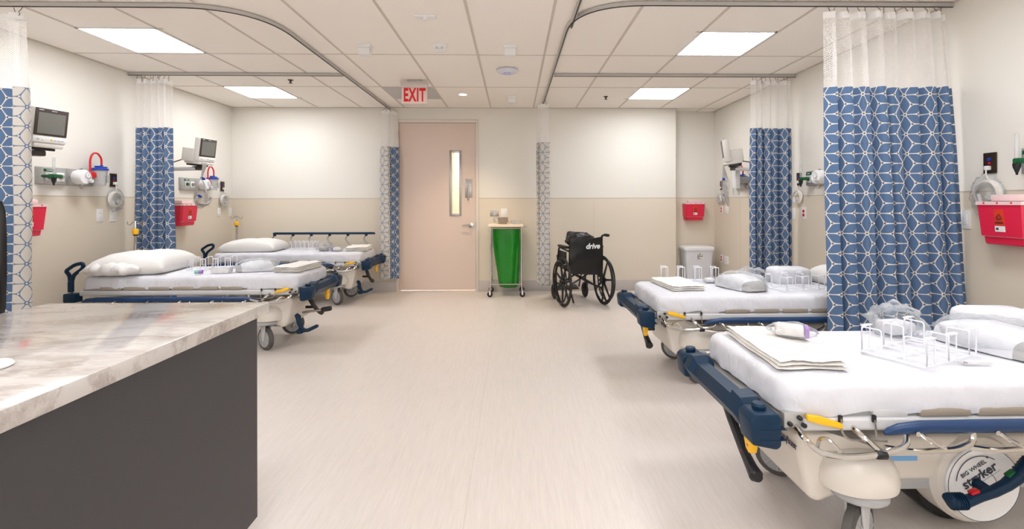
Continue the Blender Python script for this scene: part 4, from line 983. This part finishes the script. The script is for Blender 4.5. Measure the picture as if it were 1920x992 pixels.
def monitor(label, loc, rz, base, bundle=True):
    """bedside monitor: tall screen head with a deep case, on a wall arm; base = wall point in world"""
    t = thing('patient_monitor', label, 'monitor', loc, rz, 'bedside patient monitors on wall arms')
    tl = Matrix.Rotation(.13, 3, 'X')
    def at(x, y, z): return tuple(tl @ Vector((x, y, z)))
    h = MB(); h.box(at(0, 0, .13), (.235, .075, .27), tl, .014); h.box(at(-.02, .10, .06), (.21, .16, .15), tl, .01); h.box(at(0, .06, -.02), (.20, .20, .035), tl, .008)
    h.obj('case', 'case', t)
    b = MB().box(at(0, -.0385, .158), (.222, .006, .205), tl, .003).obj('bezel', 'bezel', t)
    MB().box(at(0, -.0425, .150), (.182, .002, .158), tl).obj('screen', 'screen', b)
    MB().box(at(-.075, -.0425, .247), (.03, .002, .006), tl).box(at(.01, -.0425, .247), (.035, .002, .005), tl).obj('bezel_marks', 'lgrey', b, smooth=False)
    k = MB().box(at(0, -.039, .027), (.222, .005, .045), tl, .002).obj('button_strip', 'white', t)
    for i, (x, m) in enumerate(((-.08, 'grey'), (-.045, 'white'), (.01, 'yellow'), (.035, 'lgrey'), (.06, 'lgrey'), (.085, 'lgrey'))): MB().box(at(x, -.043, .027), (.016, .004, .010), tl, .002).obj('button', m, k)
    MB().box(at(0, .08, -.05), (.16, .14, .02), tl, .004).obj('mount_plate', 'black', t); MB().bx(-.045, .03, .03, .12, -.10, -.055, bev=.01).obj('swivel', 'bezel', t)
    inv = Matrix.Rotation(-rz, 4, 'Z') @ Matrix.Translation((-loc[0], -loc[1], -loc[2])); w = inv @ Vector(base)
    a = MB(); a.tube(fil([(0, .07, -.08), (w.x*.5, .07+(w.y-.07)*.5, -.10), (w.x, w.y, -.10)], .05), .021, 10); ao = a.obj('wall_arm', 'lgrey', t)
    MB().box((w.x, w.y, -.10), (.07, .07, .30), Matrix.Rotation(-rz, 3, 'Z'), .012).obj('wall_channel', 'lgrey', ao)
    pc = MB(); pc.tube(fil([(-.11, .17, .02), (w.x*.4, w.y*.4+.16, -.03), (w.x*.8, w.y*.8+.06, -.09)], .1), .006, 6); pc.obj('power_cord', 'black', t)
    if bundle:
        c = MB(); rnd = random.Random(5)
        for q in range(6):
            x = -.09+q*.012; L = .32+.05*q; pts = []
            for i in range(25):
                a_ = 2*PI*i/24; pts.append((x+.055*math.sin(a_)*(1+.12*q), -.05+.012*q+.01*math.sin(a_*2), -.21-.13*(1-math.cos(a_))*(.75+.1*q)))
            c.tube(pts, .0042, 6)
            c.tube(fil([(x+.02, .02, .03), (x+.03, -.05, -.02), (x, -.05+.012*q, -.21)], .06), .004, 6)
        for s_ in range(3): c.tube([(-.06+.10*math.cos(a_), -.06+.01*s_, -.43+.06*math.sin(a_)-.012*s_) for a_ in [PI*.85+PI*1.3*i/18 for i in range(19)]], .0075, 6)
        co = c.obj('cable_bundle', 'cable', t)
        for x, z in ((-.055, -.20), (-.10, -.40)): MB().box((x, -.04, z), (.05, .03, .022), Matrix.Rotation(.4, 3, 'Y'), .006).obj('blue_clip', 'blue', co)
    return t
monitor('patient monitor with dark grey screen on the left wall, nearest the viewer', (-3.60, 3.75, 1.73), 1.38, (XL+.05, 3.62, 1.7), bundle=False)
monitor('patient monitor with hanging cables over the far left corner bed', (-3.565, 5.57, 1.745), 1.38, (XL+.05, 5.22, 1.7))
monitor('patient monitor seen from its edge on the far right wall, cables hanging', (2.60, 5.75, 1.75), -1.95, (XR-.05, 5.42, 1.7))
t = thing('thermometer_station', 'tall narrow white wall unit under the far right monitor', 'wall unit', (2.80, 5.88, 1.38), -PI/2)
MB().bx(-.05, .05, -.06, .0, .05, .46, bev=.012).obj('housing', 'white', t); MB().lathe([(.04, -.03), (.045, .06)], (0, -.03, 0), 'z', 18).obj('clear_cup', 'cup', t); MB().bx(-.02, .02, 0, .19, .12, .20, bev=.005).obj('bracket', 'grey', t)

# ------------------------------------------------------------------ linen hamper
t = thing('linen_hamper', 'wheeled chrome hamper with cream lid and bright green bag by the door', 'hamper', (-.105, 6.57, 0))
w2, d2 = .205, .17
fr = MB()
for sx in (-1, 1):
    for sy in (-1, 1): fr.tube(fil([(sx*w2, sy*d2, .93), (sx*w2, sy*d2, .2), (sx*(w2+.01), sy*(d2+.01), .1)], .04), .011, 10)
    fr.tube([(sx*w2, -d2, .92), (sx*w2, d2, .92)], .009, 8); fr.tube([(sx*w2, -d2, .17), (sx*w2, d2, .17)], .009, 8)
for sy in (-1, 1): fr.tube([(-w2, sy*d2, .92), (w2, sy*d2, .92)], .009, 8); fr.tube([(-w2, sy*d2, .17), (w2, sy*d2, .17)], .009, 8)
for k in range(9): x = -w2+.03+k*(2*w2-.06)/8; fr.tube([(x, -d2, .165), (x, d2, .165)], .004, 6)
fr.obj('frame', 'chrome', t)
MB().bx(-w2-.035, w2+.03, -d2-.03, d2+.02, .935, .972, bev=.01).obj('lid', 'cream', t); MB().tube([(w2+.02, d2*.2, .93), (w2+.07, d2*.2, .935)], .008, 8).obj('lid_pedal_rod', 'chrome', t)
bg = MB(); R = []
for i in range(15):
    q = i/14; z = .925-q*.80; wx = w2*(.96-.02*math.sin(q*3)-.34*q**1.4); wy = d2*(.92-.15*q); ox = .035*q
    ring = []
    for j in range(56):
        a = 2*PI*j/56; c, s = math.cos(a), math.sin(a); x = math.copysign(abs(c)**.55, c)*wx+ox; y = math.copysign(abs(s)**.55, s)*wy
        k = 1+.055*math.sin(a*9+q*2.5)*min(1, q*3)+.05*noise.noise((c*3, s*3, q*3.5)); ring.append((x*k, y*k, z))
    R.append(ring)
R.append([(x*.55+.015, y*.6, z-.02) for x, y, z in R[-1]]); bg.loft(R); bg.obj('green_bag', 'bag', t, ang=1.5)
for sx in (-1, 1):
    for sy in (-1, 1):
        c = MB(); x, y = sx*(w2+.012), sy*(d2+.012); c.lathe([(.02, .10), (.022, .085), (.012, .08)], (x, y, 0), 'z', 12); c.prism([(x-.012, .085), (x+.012, .085), (x+.01, .03), (x-.01, .03)], 'y', y-.017, y-.013); c.prism([(x-.012, .085), (x+.012, .085), (x+.01, .03), (x-.01, .03)], 'y', y+.013, y+.017)
        co = c.obj('caster', 'chrome', t); MB().lathe([(.008, -.012), (.03, -.011), (.037, -.006), (.037, .006), (.03, .011), (.008, .012)], (x, y, .038), 'y', 18).obj('caster_wheel', 'tyre', co)
t = thing('plastic_tub', 'taupe plastic tub in a loose clear bag on the hamper lid', 'tub', (-.15, 6.5, .973), 0)
MB().loft([[(x*.8, y*.8, .004) for x, y in rrect(-.07, .07, -.05, .05, .015)], [(x, y, .085) for x, y in rrect(-.07, .07, -.05, .05, .015)], [(x*1.06, y*1.06, .086) for x, y in rrect(-.07, .07, -.05, .05, .015)], [(x*1.06, y*1.06, .092) for x, y in rrect(-.07, .07, -.05, .05, .015)]]).obj('tub_body', 'taupe', t); blob(MB(), (-.03, 0, .05), (.10, .06, .045), 31, .3).obj('clear_bag', 'film', t, ang=2)
t = thing('clear_container', 'low clear plastic container right of the tub on the hamper lid', 'container', (.03, 6.5, .973), 0)
MB().loft([[(x*.85, y*.85, .002) for x, y in rrect(-.07, .07, -.05, .05, .02)], [(x, y, .05) for x, y in rrect(-.07, .07, -.05, .05, .02)]], caps=False).bx(-.058, .058, -.04, .04, .001, .004).obj('container_shell', 'haze', t); MB().bx(-.076, .076, -.055, .055, .05, .058, bev=.004).obj('container_lid', 'haze', t)

# ------------------------------------------------------------------ waste bin
t = thing('waste_bin', 'white plastic lidded bin with small label in the right alcove', 'bin', (2.645, 6.86, 0))
MB().loft([[(x*.82, y*.82, 0) for x, y in rrect(-.2, .2, -.14, .14, .04)], [(x*.83, y*.83, .01) for x, y in rrect(-.2, .2, -.14, .14, .04)], [(x, y, .57) for x, y in rrect(-.2, .2, -.14, .14, .04)], [(x*1.06, y*1.06, .572) for x, y in rrect(-.2, .2, -.14, .14, .04)], [(x*1.06, y*1.06, .59) for x, y in rrect(-.2, .2, -.14, .14, .04)]]).obj('body', 'bin', t)
MB().loft([[(x*k, y*k, z) for x, y in rrect(-.2, .2, -.14, .14, .04)] for k, z in ((1.09, .588), (1.1, .6), (1.09, .618), (1.0, .628), (.6, .634))]).obj('lid', 'white', t)
lb = MB().box((.0, -.1375, .50), (.09, .002, .11), Matrix.Rotation(-.04, 3, 'X')).obj('label', 'paper', t, smooth=False)
q = MB(); rnd = random.Random(3)
for i in range(5):
    for j in range(5):
        if rnd.random() < .6: q.bx(-.038+i*.016, -.026+i*.016, -.1405, -.1385, .455+j*.018, .467+j*.018, m=rnd.choice((0, 0, 1)))
q.obj('label_print', ['beigedark', 'inkgrey'], lb, smooth=False)

# ------------------------------------------------------------------ wheelchair (local: x right, y forward)
t = thing('wheelchair', 'folding black wheelchair turned away, parked by the back wall', 'wheelchair', (.85, 5.845, 0), math.radians(13))
for s in (-1, 1):
    x = s*.262; R_ = .302
    tyre = MB().tube([(x, R_*.96*math.cos(a), .302+R_*.96*math.sin(a)) for a in [2*PI*i/48 for i in range(48)]], .0145, 8, True).obj('rear_wheel', 'tyre', t)
    rm = MB(); rm.tube([(x, .272*math.cos(a), .302+.272*math.sin(a)) for a in [2*PI*i/48 for i in range(48)]], .011, 6, True)
    for k in range(7):
        a = 2*PI*k/7+.3; rm.tube([(x, .03*math.cos(a), .302+.03*math.sin(a)), (x, .27*math.cos(a), .302+.27*math.sin(a))], [.016, .010], 6)
    rm.lathe([(.02, -.04), (.038, -.025), (.038, .025), (.02, .04)], (x, 0, .302), 'x', 16); rm.obj('rim_and_spokes', 'blackframe', tyre)
    hr = MB(); xx = x+s*.042; hr.tube([(xx, .255*math.cos(a), .302+.255*math.sin(a)) for a in [2*PI*i/48 for i in range(48)]], .009, 8, True)
    for k in range(6):
        a = 2*PI*k/6; hr.tube([(x, .268*math.cos(a), .302+.268*math.sin(a)), (xx, .255*math.cos(a), .302+.255*math.sin(a))], .004, 5, m=1)
    hr.obj('hand_rim', ['blackframe', 'steel'], tyre)
    fm = MB(); xf = s*.205
    fm.tube(fil([(xf, -.06, .30), (xf, -.085, .60), (xf, -.10, .86), (xf, -.20, .875)], .035, 5), .0125, 10); fm.tube(fil([(xf, -.07, .44), (xf, .40, .46), (xf, .45, .40), (xf, .45, .22)], .05), .0125, 10)
    fm.tube(fil([(xf, -.07, .22), (xf, .46, .22)], .05), .0125, 10); fm.tube(fil([(xf+s*.015, -.08, .68), (xf+s*.015, .27, .70), (xf+s*.015, .30, .62), (xf+s*.015, .34, .46)], .05), .011, 10); fm.tube([(xf, 0, .302), (x, 0, .302)], .012, 8)
    fm.tube(fil([(xf, -.07, .22), (xf, -.13, .18), (xf, -.22, .085)], .03), .011, 8)
    fm.obj('side_frame', 'blackframe', t)
    MB().lathe([(.016, 0), (.018, .006), (.018, .10), (.012, .105)], (xf, -.295, .875), 'y', 12).obj('push_grip', 'black', t)
    MB().bx(xf+s*.015-.028, xf+s*.015+.028, -.06, .26, .705, .735, bev=.012).obj('armrest', 'vinyl', t)
    MB().bx(xf+s*.012-.003, xf+s*.012+.003, .0, .30, .47, .66, bev=.002).obj('skirt_guard', 'black', t)
    cs = MB(); cx = s*.215; cs.tube([(cx, .45, .24), (cx, .45, .17)], .013, 8)
    for q in (-1, 1): cs.prism([(.435, .19), (.47, .19), (.50, .09), (.48, .08)], 'x', cx+q*.022-.003, cx+q*.022+.003)
    co = cs.obj('front_caster', 'blackframe', t); MB().lathe([(.015, -.015), (.06, -.016), (.09, -.014), (.1, -.006), (.1, .006), (.09, .014), (.06, .016), (.015, .015)], (cx, .49, .1), 'x', 26).obj('caster_wheel', 'tyre', co)
    fo = MB(); fo.tube(fil([(s*.20, .45, .40), (s*.19, .56, .30), (s*.18, .62, .12)], .05), .010, 8); fo.box((s*.10, .66, .11), (.15, .13, .014), Matrix.Rotation(.3, 3, 'X'), .005); fo.obj('footrest', 'blackframe', t)
    MB().tube([(s*.245, .24, .45), (s*.25, .27, .60)], .007, 8).obj('brake_lever', 'blackframe', t)
MB().tube([(-.2, .04, .22), (.2, .04, .45)], .011, 8).tube([(-.2, .06, .45), (.2, .06, .22)], .011, 8).tube([(-.2, .30, .22), (.2, .30, .45)], .011, 8).tube([(-.2, .32, .45), (.2, .32, .22)], .011, 8).obj('cross_brace', 'blackframe', t)
se = MB(); R = [[(x, y, .455-.03*math.cos(x*7.)+dz) for x, y in rrect(-.205, .205, -.06, .40, .02)] for dz in (0, .012)]; se.loft(R); se.obj('seat', 'vinyl', t)
bk = MB(); n = 16; F, B_ = [], []
for i in range(n+1):
    z = .395+.435*i/n; rf, rb = [], []
    for j in range(n+1):
        u = -1+2*j/n; x = .212*u; yy = -.095-.03*(1-u*u)*(.5+i/n*.4)-(.018*math.sin(i/n*PI))+.012*noise.noise((x*9, z*7, 4))
        rb.append((x, yy-.008, z+.018*u*u*(i/n)-.015*(1-i/n)*u)); rf.append((x, yy+.012, z+.018*u*u*(i/n)-.015*(1-i/n)*u))
    F.append(rf); B_.append(rb)
VF = [bk.ring(r_) for r_ in F]; VB = [bk.ring(r_) for r_ in B_]
for i in range(n): bk.bridge(VF[i], VF[i+1], 0, False); bk.bridge(VB[i], VB[i+1], 0, False); bk.cap([VF[i][0], VF[i+1][0], VB[i+1][0], VB[i][0]]); bk.cap([VF[i][-1], VF[i+1][-1], VB[i+1][-1], VB[i][-1]])
bk.bridge(VF[0], VB[0], 0, False); bk.bridge(VF[n], VB[n], 0, False)
bo = bk.obj('back_upholstery', 'vinyl', t, ang=.8)
MB().mesh(text_mesh('drive', .092, .0028, .22), frame3((1, .10, 0), (0, .0, 1), (.062, -.158, .738))).obj('lettering', 'inkwhite', bo, smooth=False)
pd = MB(); blob(pd, (-.04, .02, .80), (.19, .075, .10), 3.3, .18, flat=False); pd.box((-.07, .05, .83), (.26, .07, .14), Matrix.Rotation(.12, 3, 'Y'), .03); pd.obj('folded_cushion', 'vinyl', t, ang=.9)

# the warm recessed downlight
la = bpy.data.lights.new('downlight_lamp', 'SPOT'); la.energy = 62; la.spot_size = math.radians(100); la.spot_blend = .8; la.color = (1, .80, .56); la.shadow_soft_size = .05
lo = bpy.data.objects.new('downlight_lamp', la); COL.objects.link(lo); lo.location = (-.635, 5.98, H-.03)
# added fill lamp behind the camera, aimed at the ceiling to brighten it
la = bpy.data.lights.new('ceiling_fill', 'AREA'); la.energy = 24; la.size = 1.6; la.color = (.97, .98, 1)
lo = bpy.data.objects.new('ceiling_fill', la); COL.objects.link(lo); lo.location = (-.3, -.9, 1.5)
lo.rotation_euler = (Vector((-.5, 3.6, 2.6))-Vector(lo.location)).to_track_quat('-Z', 'Y').to_euler()

# ------------------------------------------------------------------ camera, world, colour
cd = bpy.data.cameras.new('camera'); cam = bpy.data.objects.new('camera', cd); COL.objects.link(cam)
F_, CX, CY = 894.34, 983.71, 380.45
cd.sensor_fit = 'HORIZONTAL'; cd.sensor_width = 36.; cd.lens = F_*36/1920
cd.shift_x = -(CX-960)/1920; cd.shift_y = (CY-496)/1920
cd.clip_start = .02
cam.matrix_world = Matrix.Translation((0, 0, 1.261)) @ Matrix.Rotation(-.0227, 4, 'Z') @ Matrix.Rotation(PI/2, 4, 'X') @ Matrix.Rotation(-.0021, 4, 'Z')
SC.camera = cam
wd = bpy.data.worlds.new('world'); SC.world = wd; wd.use_nodes = True
wd.node_tree.nodes['Background'].inputs[0].default_value = (1, .97, .93, 1); wd.node_tree.nodes['Background'].inputs[1].default_value = .3
SC.view_settings.view_transform = 'Standard'; SC.view_settings.look = 'None'; SC.view_settings.exposure = .22; SC.view_settings.gamma = 1.0
